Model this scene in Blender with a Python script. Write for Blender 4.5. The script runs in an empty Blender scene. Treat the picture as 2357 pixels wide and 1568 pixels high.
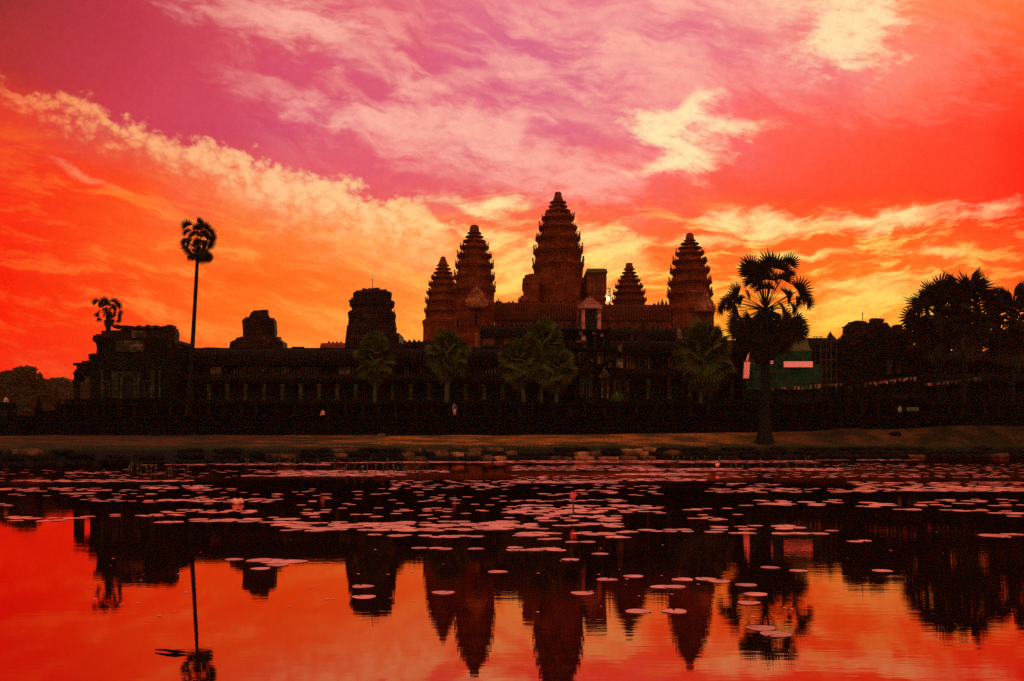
import bpy, bmesh, math, random
from mathutils import Vector, Matrix, noise as mnoise
R = random.Random(7)
SC = bpy.context.scene
COL = SC.collection
# ------------------------------------------------------------------ camera
EYE = 1.8
F = 2265.0; CX = 1178.5; YH = 1020.1          # bearings of the place are noted in units of 1/F
cam_d = bpy.data.cameras.new('camera'); cam = bpy.data.objects.new('camera', cam_d); COL.objects.link(cam)
cam.location = (0, 0, EYE); cam.rotation_euler = (math.radians(90), 0, 0)
cam_d.sensor_width = 36; cam_d.lens = 36 * F / 2357.0; cam_d.shift_y = (YH - 784.0) / 2357.0
cam_d.clip_start = 0.2; cam_d.clip_end = 6000
SC.camera = cam
SC.view_settings.view_transform = 'Standard'; SC.view_settings.look = 'None'
SC.view_settings.exposure = 0; SC.view_settings.gamma = 1; SC.view_settings.use_curve_mapping = False
SC.cycles.volume_bounces = 0; SC.cycles.use_denoising = False
SC.cycles.max_bounces = 5; SC.cycles.diffuse_bounces = 2; SC.cycles.glossy_bounces = 3

def X(vx, D): return (vx - CX) * D / F
def Z(vy, D): return EYE + (YH - vy) * D / F
def lin(c):
    return tuple(((v / 255) / 12.92 if v / 255 <= 0.04045 else ((v / 255 + 0.055) / 1.055) ** 2.4) for v in c) + (1.0,)

# ------------------------------------------------------------------ node helper
class NT:
    def __init__(s, tree): s.t = tree; s.n = tree.nodes; s.l = tree.links
    def put(s, sock, v):
        if v is None: return
        if hasattr(v, 'links'): s.l.new(v, sock)
        else: sock.default_value = v
    def node(s, typ, **kw):
        n = s.n.new(typ)
        for k, v in kw.items(): setattr(n, k, v)
        return n
    def m(s, op, a, b=None, c=None, clamp=False):
        n = s.node('ShaderNodeMath', operation=op, use_clamp=clamp)
        s.put(n.inputs[0], a); s.put(n.inputs[1], b); s.put(n.inputs[2], c)
        return n.outputs[0]
    def comb(s, x, y, z=0.0):
        n = s.node('ShaderNodeCombineXYZ')
        s.put(n.inputs[0], x); s.put(n.inputs[1], y); s.put(n.inputs[2], z); return n.outputs[0]
    def sep(s, v):
        n = s.node('ShaderNodeSeparateXYZ'); s.put(n.inputs[0], v); return n.outputs
    def step(s, v, lo, hi, smooth=True, a=0.0, b=1.0):
        n = s.node('ShaderNodeMapRange', interpolation_type='SMOOTHSTEP' if smooth else 'LINEAR')
        s.put(n.inputs[0], v); s.put(n.inputs[1], lo); s.put(n.inputs[2], hi); s.put(n.inputs[3], a); s.put(n.inputs[4], b)
        return n.outputs[0]
    def mix(s, f, a, b, blend='MIX'):
        n = s.node('ShaderNodeMix', data_type='RGBA', blend_type=blend); s.put(n.inputs[0], f)
        s.put(n.inputs[6], a); s.put(n.inputs[7], b); return n.outputs[2]
    dim = '3D'
    def noise(s, vec, scale, detail=6, rough=0.55, dist=0.0, out=0):
        n = s.node('ShaderNodeTexNoise', noise_dimensions=s.dim); s.put(n.inputs['Vector'], vec); n.inputs['Scale'].default_value = scale
        n.inputs['Detail'].default_value = detail; n.inputs['Roughness'].default_value = rough; n.inputs['Distortion'].default_value = dist
        return n.outputs[out]
    def map(s, vec, loc=(0, 0, 0), rot=0.0, scale=(1, 1, 1)):
        if rot:                       # turn first, stretch after
            q = s.node('ShaderNodeMapping'); s.put(q.inputs[0], vec); q.inputs[2].default_value = (0, 0, rot); vec = q.outputs[0]
            if scale == (1, 1, 1) and loc == (0, 0, 0): return vec
        n = s.node('ShaderNodeMapping'); s.put(n.inputs[0], vec); n.inputs[1].default_value = loc
        n.inputs[3].default_value = scale; return n.outputs[0]
    def ramp(s, f, stops, interp='LINEAR'):
        n = s.node('ShaderNodeValToRGB'); e = n.color_ramp.elements; n.color_ramp.interpolation = interp
        while len(e) < len(stops): e.new(0.5)
        for i, (p, c) in enumerate(stops): e[i].position = p; e[i].color = c
        s.put(n.inputs[0], f); return n.outputs[0]

# ------------------------------------------------------------------ sky
SUN = Vector(((1400 - CX) / F, 1, (YH - 688) / F)).normalized()
SUN_AZ = math.atan2(SUN.x, SUN.y); SUN_EL = math.asin(SUN.z)
W = bpy.data.worlds.new('World'); SC.world = W; W.use_nodes = True
def build_sky():
    g = NT(W.node_tree); g.n.clear(); g.dim = '2D'
    out = g.node('ShaderNodeOutputWorld'); bg = g.node('ShaderNodeBackground')
    g.l.new(bg.outputs[0], out.inputs[0])
    d = g.sep(g.node('ShaderNodeTexCoord').outputs['Generated'])
    az = g.m('ARCTAN2', d[0], d[1])
    azc = g.m('MAXIMUM', g.m('MINIMUM', az, 1.1), -1.1)
    hyp = g.m('MAXIMUM', g.m('SQRT', g.m('ADD', g.m('MULTIPLY', d[0], d[0]), g.m('MULTIPLY', d[1], d[1]))), 0.02)
    u = g.m('TANGENT', azc)
    v = g.m('DIVIDE', g.m('DIVIDE', d[2], hyp), g.m('COSINE', azc))
    x = g.m('MULTIPLY_ADD', u, F / 1000, CX / 1000)          # bearing, thousandths
    y = g.m('MULTIPLY_ADD', v, -F / 1000, YH / 1000)         # height, downwards
    P = g.comb(x, y)
    # soft colour field of the dawn sky
    xs = [0, 300, 600, 900, 1180, 1500, 1800, 2100, 2357]
    rows = [
        (-420, [(190,80,80),(215,100,115),(240,150,145),(245,165,160),(245,165,165),(245,165,165),(250,170,150),(255,165,120),(255,140,100)]),
        (0,   [(158,46,48),(192,54,72),(214,84,96),(228,108,120),(230,118,138),(236,128,140),(244,140,130),(255,132,84),(255,112,58)]),
        (150, [(182,48,44),(200,58,78),(216,76,98),(222,92,114),(221,106,136),(236,128,142),(240,124,132),(255,110,78),(255,76,42)]),
        (300, [(232,62,40),(206,62,78),(212,76,104),(224,98,124),(230,114,132),(238,118,128),(255,98,84),(255,82,56),(255,44,26)]),
        (450, [(250,48,18),(255,78,30),(240,98,86),(236,92,92),(244,100,88),(255,98,72),(255,76,42),(255,70,36),(255,42,20)]),
        (550, [(250,42,12),(255,92,28),(255,114,40),(255,118,50),(255,112,52),(255,112,46),(255,100,34),(255,94,32),(255,74,24)]),
        (650, [(250,30,4),(255,72,18),(255,108,26),(255,124,38),(255,148,58),(255,128,40),(255,116,30),(255,128,34),(255,84,24)]),
        (760, [(250,26,2),(255,74,20),(255,124,34),(255,146,48),(255,160,56),(255,150,54),(255,160,36),(255,172,38),(255,124,38)]),
        (900, [(242,40,18),(252,70,30),(255,134,50),(255,150,60),(255,160,60),(255,160,60),(255,180,50),(255,180,50),(255,150,50)]),
    ]
    fx = g.m('DIVIDE', g.m('SUBTRACT', x, xs[0] / 1000), (xs[-1] - xs[0]) / 1000, clamp=True)
    wob = g.noise(P, 3.0, 4, 0.5)
    fx = g.m('MULTIPLY_ADD', g.m('SUBTRACT', wob, 0.5), 0.10, fx)
    yw = g.m('MULTIPLY_ADD', g.m('SUBTRACT', g.noise(g.map(P, loc=(5, 2, 0), rot=-0.3, scale=(1, 2, 1)), 2.5, 5, 0.55), 0.5), 0.16, y)
    c = None; py = None
    for (yy, cols) in rows:
        rc = g.ramp(fx, [((a - xs[0]) / (xs[-1] - xs[0]), lin(k)) for a, k in zip(xs, cols)], 'EASE' if 0 else 'LINEAR')
        c = rc if c is None else g.mix(g.step(yw, py, yy / 1000, False), c, rc)
        py = yy / 1000
    def ell(cx, cy, rx, ry, rot):
        q = g.sep(g.map(g.comb(g.m('SUBTRACT', x, cx), g.m('SUBTRACT', y, cy)), rot=-rot))
        a = g.m('DIVIDE', q[0], rx); b = g.m('DIVIDE', q[1], ry)
        return g.m('SQRT', g.m('ADD', g.m('MULTIPLY', a, a), g.m('MULTIPLY', b, b)))
    # shared cloud fields
    wv = g.node('ShaderNodeVectorMath', operation='SUBTRACT'); g.put(wv.inputs[0], g.noise(P, 2.6, 3, 0.5, out=1)); wv.inputs[1].default_value = (.5, .5, .5)
    wf = g.node('ShaderNodeVectorMath', operation='SUBTRACT'); g.put(wf.inputs[0], g.noise(P, 11.0, 3, 0.55, out=1)); wf.inputs[1].default_value = (.5, .5, .5)
    def warp(k, f=0.0):
        s_ = g.node('ShaderNodeVectorMath', operation='MULTIPLY_ADD'); g.put(s_.inputs[0], wv.outputs[0]); s_.inputs[1].default_value = (k, k, 0); g.put(s_.inputs[2], P)
        if not f: return s_.outputs[0]
        q_ = g.node('ShaderNodeVectorMath', operation='MULTIPLY_ADD'); g.put(q_.inputs[0], wf.outputs[0]); q_.inputs[1].default_value = (f, f, 0); g.put(q_.inputs[2], s_.outputs[0])
        return q_.outputs[0]
    Pw = warp(0.34); Pw2 = warp(0.09, .025)
    swirl = g.noise(g.map(Pw, rot=-0.28, scale=(1.0, 2.6, 1)), 3.6, 7, 0.60, 0.3)
    fine = g.noise(g.map(Pw2, rot=-0.22, scale=(1.0, 3.2, 1)), 13.0, 6, 0.64)
    lowst = g.noise(g.map(Pw2, rot=0.12, scale=(1.0, 4.2, 1)), 8.0, 7, 0.64, 0.2)
    diag = g.noise(g.map(Pw2, rot=-0.26, scale=(1.0, 4.4, 1)), 4.6, 7, 0.64, 0.2)
    fbm = g.noise(g.map(P, rot=0.25, scale=(1, 2.0, 1)), 9.0, 7, 0.66, 0.4)
    # high cirrus
    reg = g.m('MAXIMUM', g.step(ell(1.05, .18, .82, .42, .22), 1.0, .30), g.step(ell(1.58, .10, .46, .32, -.2), 1.0, .30))
    reg = g.m('MULTIPLY', reg, g.step(g.m('MULTIPLY_ADD', y, -.55, x), .34, .56))
    c = g.mix(g.m('MULTIPLY', g.step(swirl, .52, .30), g.m('MULTIPLY', reg, .28)), c, lin((212, 92, 130)))
    a = g.m('MULTIPLY', g.step(g.m('MULTIPLY_ADD', g.m('SUBTRACT', fine, .5), .35, swirl), .40, .70), reg)
    c = g.mix(g.m('MULTIPLY', a, .58), c, lin((253, 168, 154)))
    # soft light arcs of cirrus
    for (cx, cy, rx, ry, rot, k) in [(.60, .03, .20, .06, .2, .8), (.80, .10, .24, .055, .5, .7), (.94, .275, .28, .035, .02, .65), (1.05, .32, .28, .055, .2, .6), (.62, .20, .16, .03, .25, .4), (.80, .265, .20, .03, .2, .45),
                                   (1.24, .37, .24, .10, .3, .75), (1.48, .13, .20, .06, -.25, .7), (1.40, .05, .24, .06, -.1, .6), (1.75, .04, .24, .06, .1, .65), (1.13, .40, .24, .05, .15, .6), (2.10, .15, .26, .14, -.35, .3), (1.22, .16, .18, .03, .5, .5), (1.10, .17, .22, .03, -.2, .5), (1.35, .27, .16, .035, .35, .5), (1.60, .20, .24, .06, -.2, .4)]:
        e = ell(cx, cy, rx, ry, rot)
        mk = g.step(g.m('ADD', g.m('MULTIPLY_ADD', g.m('SUBTRACT', .5, swirl), 1.6, e), g.m('MULTIPLY', g.m('SUBTRACT', .5, fine), 1.5)), 1.25, .1)
        c = g.mix(g.m('MULTIPLY', mk, k * .75), c, lin((255, 184, 164)))
    # diagonal bank of small puffs, left
    ed = g.m('SUBTRACT', y, g.m('MULTIPLY_ADD', x, .315, .178))
    def vo(sc_, k, wr):
        vor = g.node('ShaderNodeTexVoronoi', feature='F1', voronoi_dimensions='2D'); g.put(vor.inputs['Vector'], g.map(wr, rot=-.3, scale=(1, 1.4, 1)))
        vor.inputs['Scale'].default_value = sc_; return g.step(vor.outputs[0], .75, .05, False)
    wr = warp(.05, .035)
    puff = g.m('ADD', g.m('MULTIPLY', vo(28, 0, wr), .68), g.m('MULTIPLY', vo(66, 0, wr), .32))
    fb2 = g.noise(P, 8, 7, .66)
    dn = g.m('MULTIPLY_ADD', g.m('SUBTRACT', fb2, .5), .15, ed)
    wid = g.m('MULTIPLY_ADD', x, .17, .050)
    prof = g.m('MULTIPLY', g.step(dn, -.022, .022), g.m('POWER', g.step(g.m('DIVIDE', dn, wid), 1.3, .10, False), 1.25))
    rough_ = g.step(ed, .15, .03, a=.15)
    dens = g.m('ADD', prof, g.m('MULTIPLY', g.m('SUBTRACT', puff, .5), g.m('MULTIPLY', rough_, .85)))
    dens = g.m('ADD', dens, g.m('MULTIPLY', g.m('SUBTRACT', fbm, .5), .8))
    along = g.m('MULTIPLY', g.step(x, -.10, .22, a=.65), g.step(g.m('MULTIPLY_ADD', g.m('SUBTRACT', fbm, .5), .3, x), 1.12, .92))
    cov = g.m('MULTIPLY', g.m('MULTIPLY', g.step(dens, .12, 1.12), along), g.step(prof, 0.0, .12))
    c = g.mix(g.m('MULTIPLY', g.m('MULTIPLY', g.step(dn, .0, .03), g.step(dn, g.m('ADD', wid, .09), .05)), g.m('MULTIPLY', along, g.step(x, .0, .8, a=.08, b=.55))), c, g.ramp(x, [(0, lin((255, 84, 34))), (.35, lin((255, 140, 66))), (1, lin((255, 178, 84)))]))
    c = g.mix(g.m('MULTIPLY', cov, .92), c, g.ramp(x, [(0, lin((255, 132, 74))), (.25, lin((255, 168, 108))), (.6, lin((255, 196, 140))), (1, lin((255, 212, 142)))]))
    # smeared streaks below it
    reg = g.m('MULTIPLY', g.step(ed, .06, .16), g.m('MULTIPLY', g.step(x, 1.35, .9), g.step(y, .90, .66, a=.3)))
    c = g.mix(g.m('MULTIPLY', g.m('MULTIPLY', g.step(diag, .46, .72), reg), .55), c, g.ramp(x, [(0, lin((255, 104, 34))), (.3, lin((255, 150, 56))), (1, lin((255, 198, 96)))]))
    c = g.mix(g.m('MULTIPLY', g.m('MULTIPLY', g.step(diag, .48, .28), reg), .4), c, g.ramp(x, [(0, lin((240, 30, 6))), (.6, lin((255, 86, 26))), (1, lin((255, 98, 52)))]))
    # low layered clouds, right and centre
    reg = g.m('MULTIPLY', g.step(x, .85, 1.25), g.m('MULTIPLY', g.step(y, .44, .56), g.step(x, 2.5, 2.05, a=.3)))
    c = g.mix(g.m('MULTIPLY', g.m('MULTIPLY', g.step(lowst, .47, .68), reg), .9), c, g.ramp(y, [(.45, lin((255, 190, 92))), (.62, lin((255, 210, 92))), (.80, lin((255, 210, 66)))]))
    c = g.mix(g.m('MULTIPLY', g.m('MULTIPLY', g.step(lowst, .47, .30), reg), .5), c, lin((255, 98, 34)))
    # bright openings
    xy = g.sep(warp(.02, .05)); x, y, x0_, y0_ = xy[0], xy[1], x, y
    for (cx, cy, rx, ry, rot, k) in [(1.57, .27, .10, .035, -.7, 1), (1.545, .30, .10, .05, .3, 1), (1.60, .345, .07, .06, .2, .95), (1.66, .29, .10, .022, .05, .9), (1.545, .385, .09, .014, -.15, .85), (1.53, .33, .10, .03, .6, .7),
                                   (1.98, .02, .12, .11, -.6, 1), (1.92, .10, .11, .05, -.2, 1), (2.00, .09, .10, .06, -.7, .8), (1.88, .0, .16, .05, 0, .6), (1.145, .462, .08, .022, -.15, .95), (1.10, .485, .10, .016, .35, .7), (1.02, .52, .06, .010, .3, .7),
                                   (1.38, .555, .12, .035, .05, .85), (1.74, .513, .12, .032, .06, 1), (1.68, .520, .10, .016, .1, .8), (2.00, .503, .12, .026, -.06, 1), (2.10, .505, .16, .018, -.12, .7), (2.28, .49, .09, .016, -.2, .5),
                                   (1.20, .62, .10, .08, 0, .75), (1.42, .61, .10, .07, 0, .65), (2.00, .69, .18, .040, -.22, .8), (1.95, .655, .10, .014, -.1, .8), (1.83, .59, .09, .010, -.1, .7), (2.17, .585, .07, .012, .1, .6), (1.62, .555, .10, .016, -.12, .7), (1.36, .68, .08, .04, 0, .6), (.20, .41, .10, .010, .42, .15), (1.18, .54, .14, .02, .05, .6), (1.92, .74, .2, .04, -.1, .5)]:
        e = g.m('ADD', g.m('MULTIPLY_ADD', g.m('SUBTRACT', .5, fbm), 1.9, ell(cx, cy, rx, ry, rot)), g.m('MULTIPLY', g.m('SUBTRACT', .5, lowst if cy > .45 else fine), 1.6))
        c = g.mix(g.m('MULTIPLY', g.step(e, 1.40, -.10), k), c, g.ramp(y0_, [(.1, lin((255, 224, 172))), (.4, lin((255, 232, 176))), (.6, lin((255, 226, 126))), (.75, lin((255, 214, 84)))]))
    x, y = x0_, y0_
    # grain of the cloud deck
    gr = g.noise(P, 60, 5, .7)
    gg = g.m('MULTIPLY_ADD', g.m('SUBTRACT', gr, .5), .22, g.m('MULTIPLY_ADD', g.m('SUBTRACT', g.noise(P, 230, 2, .7), .5), .20, 1.0))
    c = g.mix(1.0, c, g.comb(gg, gg, gg), 'MULTIPLY')
    # glow round the low sun, and the sun itself behind the thin cloud
    sd = ell(1.400, .688, 1, 1, 0)
    gl = g.m('POWER', 2.718, g.m('MULTIPLY', sd, -55.0))
    c = g.mix(g.m('MULTIPLY', gl, .55), c, (1.3, .62, .22, 1))
    c = g.mix(g.step(sd, .0062, .0045), c, (5, 2.6, 1.5, 1))
    # unseen sky, brightened and reddened overhead and westward to light fronts and pads
    sky = g.node('ShaderNodeTexSky', sky_type='NISHITA'); sky.sun_disc = False
    sky.sun_elevation = SUN_EL; sky.sun_rotation = SUN_AZ; sky.dust_density = 3.0; sky.ozone_density = 1.0
    west = g.mix(1.0, sky.outputs[0], (1.15, .62, .36, 1), 'MULTIPLY')
    c = g.mix(g.step(g.m('ABSOLUTE', az), .75, 1.5), c, west)
    el = g.m('ARCSINE', d[2])
    c = g.mix(g.step(el, math.radians(32), math.radians(60)), c, (2.1, .68, .54, 1))
    g.l.new(c, bg.inputs[0]); bg.inputs[1].default_value = 1.0
build_sky()
W.cycles.sampling_method = 'MANUAL'; W.cycles.sample_map_resolution = 512
sl = bpy.data.lights.new('sun', 'SUN'); so = bpy.data.objects.new('sun', sl); COL.objects.link(so)
sl.energy = 2.0; sl.color = (1.0, .50, .22); sl.angle = math.radians(0.5)
so.rotation_euler = SUN.to_track_quat('Z', 'Y').to_euler()

# ------------------------------------------------------------------ mesh + object helpers
class MB:
    def __init__(s): s.v = []; s.f = []
    def add(s, vs, fs):
        o = len(s.v); s.v += [tuple(p) for p in vs]; s.f += [tuple(i + o for i in f) for f in fs]; return s
    def box(s, x0, x1, y0, y1, z0, z1):
        return s.add([(x0,y0,z0),(x1,y0,z0),(x1,y1,z0),(x0,y1,z0),(x0,y0,z1),(x1,y0,z1),(x1,y1,z1),(x0,y1,z1)],
                     [(3,2,1,0),(4,5,6,7),(0,1,5,4),(1,2,6,5),(2,3,7,6),(3,0,4,7)])
    def loft(s, rings, cap=True):
        n = len(rings[0]); vs = [p for r in rings for p in r]; fs = []
        for i in range(len(rings) - 1):
            for j in range(n):
                k = (j + 1) % n; fs.append((i*n+j, i*n+k, (i+1)*n+k, (i+1)*n+j))
        if cap: fs.append(tuple(range(n - 1, -1, -1))); fs.append(tuple((len(rings)-1)*n + j for j in range(n)))
        return s.add(vs, fs)
    def tube(s, pts, rad, n=8):
        rings = []
        for i, p in enumerate(pts):
            p = Vector(p); a = Vector(pts[max(i-1, 0)]); b = Vector(pts[min(i+1, len(pts)-1)])
            t = (b - a).normalized(); q = t.orthogonal().normalized(); w = t.cross(q)
            r = rad[i] if hasattr(rad, '__len__') else rad
            rings.append([p + (q * math.cos(2*math.pi*j/n) + w * math.sin(2*math.pi*j/n)) * r for j in range(n)])
        return s.loft(rings)
    def prism(s, poly, y0, y1):           # outline in x,z pushed along depth
        n = len(poly)
        return s.add([(x, y0, z) for x, z in poly] + [(x, y1, z) for x, z in poly],
                     [tuple(range(n)), tuple(range(2*n-1, n-1, -1))] + [(j, j+n, (j+1) % n + n, (j+1) % n) for j in range(n)])
    def prism_x(s, poly, x0, x1):         # outline in y,z pushed along x
        n = len(poly)
        return s.add([(x0, y, z) for y, z in poly] + [(x1, y, z) for y, z in poly],
                     [tuple(range(n)), tuple(range(2*n-1, n-1, -1))] + [(j, j+n, (j+1) % n + n, (j+1) % n) for j in range(n)])
    def build(s, name, mat, parent=None, jit=0.0, smooth=False):
        me = bpy.data.meshes.new(name); off = parent_loc(parent)
        vs = [(x-off[0], y-off[1], z-off[2]) for x, y, z in s.v]
        if jit: vs = [tuple(Vector(p) + mnoise.noise_vector(Vector(p) * 1.7 + Vector(off)) * jit) for p in vs]
        me.from_pydata(vs, [], s.f)
        bm = bmesh.new(); bm.from_mesh(me); bmesh.ops.recalc_face_normals(bm, faces=bm.faces); bm.to_mesh(me); bm.free()
        if smooth: me.shade_smooth()
        if mat: me.materials.append(mat)
        o = bpy.data.objects.new(name, me); COL.objects.link(o)
        if parent: o.parent = parent
        return o
def parent_loc(p):
    l = Vector((0, 0, 0))
    while p: l += p.location; p = p.parent
    return l
def thing(name, label, cat, loc=(0, 0, 0), group=None):
    o = bpy.data.objects.new(name, None); COL.objects.link(o); o.location = loc; o.empty_display_size = .5
    return tag(o, label, cat, group)
def tag(o, label, cat, group=None, kind=None):
    o['label'] = label; o['category'] = cat
    if group: o['group'] = group
    if kind: o['kind'] = kind
    return o
def struct(o): o['kind'] = 'structure'; return o
def child_copy(o, parent, loc=None, rot=None, scale=None):
    c = o.copy(); COL.objects.link(c); c.parent = parent
    if loc is not None: c.location = loc
    if rot is not None: c.rotation_euler = rot
    if scale is not None: c.scale = scale
    return c

# ------------------------------------------------------------------ materials
def newmat(name):
    m = bpy.data.materials.new(name); m.use_nodes = True; g = NT(m.node_tree); b = g.n['Principled BSDF']
    b.inputs['Specular IOR Level'].default_value = .03
    return m, g, b
def stone(name, dark, light, lo=.50, hi=.68, scale=.55, course=.45, rough=.9, bump=.5, spec=.03, ribs=False, mort=.85):
    m, g, b = newmat(name)
    P = g.node('ShaderNodeNewGeometry').outputs['Position']; s = g.sep(P)
    n1 = g.noise(P, scale, 8, .62); n2 = g.noise(P, scale * 6, 6, .6)
    br = g.node('ShaderNodeTexBrick'); g.put(br.inputs['Vector'], g.comb(g.m('ADD', s[0], s[1]), s[2]))
    br.inputs['Scale'].default_value = 1.0; br.inputs['Brick Width'].default_value = course * 2.6; br.inputs['Row Height'].default_value = course
    br.inputs['Mortar Size'].default_value = .03; br.inputs['Color1'].default_value = (1, 1, 1, 1); br.inputs['Color2'].default_value = (.6, .6, .6, 1); br.inputs['Mortar'].default_value = (.12, .12, .12, 1)
    f = g.step(g.m('ADD', n1, g.m('MULTIPLY', g.m('SUBTRACT', n2, .5), .35)), lo, hi)
    c = g.mix(f, dark + (1,), light + (1,))
    streak = g.noise(g.map(P, scale=(1.5, 1.5, .18)), 1.2, 5, .6)
    c = g.mix(g.step(streak, .5, .72, b=.6), c, tuple(v * .35 for v in dark) + (1,))
    c = g.mix(mort, c, br.outputs[0], 'MULTIPLY')
    if ribs:
        w_ = g.m('ABSOLUTE', g.m('SINE', g.m('MULTIPLY', g.m('ADD', s[0], g.m('MULTIPLY', n1, .5)), 5.2)))
        w_ = g.m('MULTIPLY_ADD', w_, .8, .3); c = g.mix(1.0, c, g.comb(w_, w_, w_), 'MULTIPLY')
    g.l.new(c, b.inputs['Base Color']); b.inputs['Roughness'].default_value = rough; b.inputs['Specular IOR Level'].default_value = spec
    bp = g.node('ShaderNodeBump'); bp.inputs['Strength'].default_value = bump; bp.inputs['Distance'].default_value = .25
    g.put(bp.inputs['Height'], g.m('ADD', g.m('MULTIPLY', n2, 1.0), g.m('MULTIPLY', g.sep(br.outputs[0])[0], .5)))
    g.l.new(bp.outputs[0], b.inputs['Normal'])
    return m
def plain(name, col, rough=.8, var=.3, scale=3.0, spec=.03):
    m, g, b = newmat(name)
    P = g.node('ShaderNodeNewGeometry').outputs['Position']
    n = g.noise(P, scale, 5, .6)
    c = g.mix(n, tuple(v * (1 - var) for v in col) + (1,), tuple(v * (1 + var) for v in col) + (1,))
    g.l.new(c, b.inputs['Base Color']); b.inputs['Roughness'].default_value = rough; b.inputs['Specular IOR Level'].default_value = spec
    return m
M_TOWER = stone('haze_red_sandstone', (.085, .0115, .0027), (.19, .033, .0075), .46, .72, .35, .42, mort=.55)  # haze and sun glow on the towers put into the red stone colour
M_RROOF = stone('dark_red_roof_stone', (.040, .0075, .0022), (.085, .018, .005), .5, .75, .35, .30, mort=.6, ribs=True)
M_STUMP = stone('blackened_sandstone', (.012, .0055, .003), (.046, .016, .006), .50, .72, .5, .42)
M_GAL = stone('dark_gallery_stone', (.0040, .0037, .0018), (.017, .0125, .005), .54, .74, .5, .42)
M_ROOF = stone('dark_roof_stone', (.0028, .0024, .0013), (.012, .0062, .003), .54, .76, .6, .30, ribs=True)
M_LIT = stone('pale_lit_stone', (.022, .015, .008), (.16, .075, .034), .46, .64, .45, .5)  # light falling on stone put into the paler patches of its colour
M_PILLAR = stone('pale_pillar_stone', (.016, .015, .006), (.046, .038, .015), .45, .7, .8, .6)
M_PALE = stone('pink_lit_stone', (.22, .058, .034), (.42, .12, .078), .4, .6, .8, .6)  # pink light on the porch stones put into their colour
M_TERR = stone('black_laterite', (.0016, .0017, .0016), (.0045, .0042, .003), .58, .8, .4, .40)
M_TLIT = stone('lit_tower_stone', (.14, .030, .010), (.36, .095, .032), .44, .66, .5, .42)  # lit copy of the tower stone, the light put into a lighter colour
M_VOID = plain('interior_shade', (.006, .006, .005), .95)  # near-black colour carries the shade of openings and interiors
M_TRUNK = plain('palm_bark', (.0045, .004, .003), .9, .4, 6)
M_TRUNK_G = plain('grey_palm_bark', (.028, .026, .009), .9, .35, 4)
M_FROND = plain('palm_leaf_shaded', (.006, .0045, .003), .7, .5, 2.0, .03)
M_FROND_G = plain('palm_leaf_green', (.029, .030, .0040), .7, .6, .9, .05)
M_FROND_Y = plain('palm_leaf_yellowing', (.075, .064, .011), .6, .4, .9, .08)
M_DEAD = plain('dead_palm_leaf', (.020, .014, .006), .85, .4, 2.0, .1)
M_LEAF = plain('tree_leaf', (.016, .014, .003), .8, .5, .3, .03)
M_BARK = plain('tree_bark', (.02, .014, .008), .9)
M_TARP = plain('green_netting', (.0018, .022, .0065), .8, .45, .35, .1)
M_TARP2 = plain('ochre_canvas', (.06, .055, .010), .85, .3, .6, .1)
M_PINK_LIT = plain('pink_lit_cloth', (.84, .29, .27), .8, .06, 2.0, .1)  # red dawn light put into the colour of white cloth
M_STEEL = plain('scaffold_steel', (.022, .018, .010), .6)
M_SKIN = plain('skin', (.35, .20, .13), .6, .1)
M_CLOTH_P = plain('pink_cloth', (.34, .10, .08), .85, .1)
M_CLOTH_W = plain('white_shirt', (.16, .13, .10), .85, .1)
M_CLOTH_D = plain('dark_trousers', (.03, .03, .035), .85, .1)
M_HAIR = plain('black_hair', (.01, .008, .008), .6, .1)
M_SIGN = plain('yellowish_board', (.05, .06, .015), .7, .2, 9)
M_SHEET = plain('weathered_metal_sheet', (.055, .038, .012), .6, .3, .5)

# ------------------------------------------------------------------ ground and water
BANK = [(-140, 40), (-38.5, 74), (-22.7, 89), (0, 102.0), (29.5, 114.0), (48, 121), (66, 126), (90, 128), (300, 128.5)]
def bank(x):
    if x <= BANK[0][0]: return BANK[0][1]
    for (a, da), (b, db) in zip(BANK, BANK[1:]):
        if x <= b: return da + (db - da) * (x - a) / (b - a)
    return BANK[-1][1]
WALL_D = 132.5
def n2(x, y, s): return mnoise.noise(Vector((x * s, y * s, 3.7)))
def ground_z(x, D):
    B = bank(x) + .5 * n2(x, 0, .2)
    if D < B: return max(-1.2, -.05 - (B - D) * .25)
    if D < B + 3.0: return -.05 + 1.30 * ((D - B) / 3.0)
    top = 2.85 + .012 * max(0, x)
    k = min(1, max(0, D - B - 3.0) / max(2.0, WALL_D - 1 - B - 3.0))
    z = 1.25 + (top - 1.25) * k ** 1.15 + .10 * n2(x, D, .25) * (1 if D < WALL_D else 0)
    if x > 38 and D < WALL_D + 2: z += .55 * math.exp(-((x - 62) / 10) ** 2) * k + .3 * math.exp(-((x - 45) / 4) ** 2) * k
    return z
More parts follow.
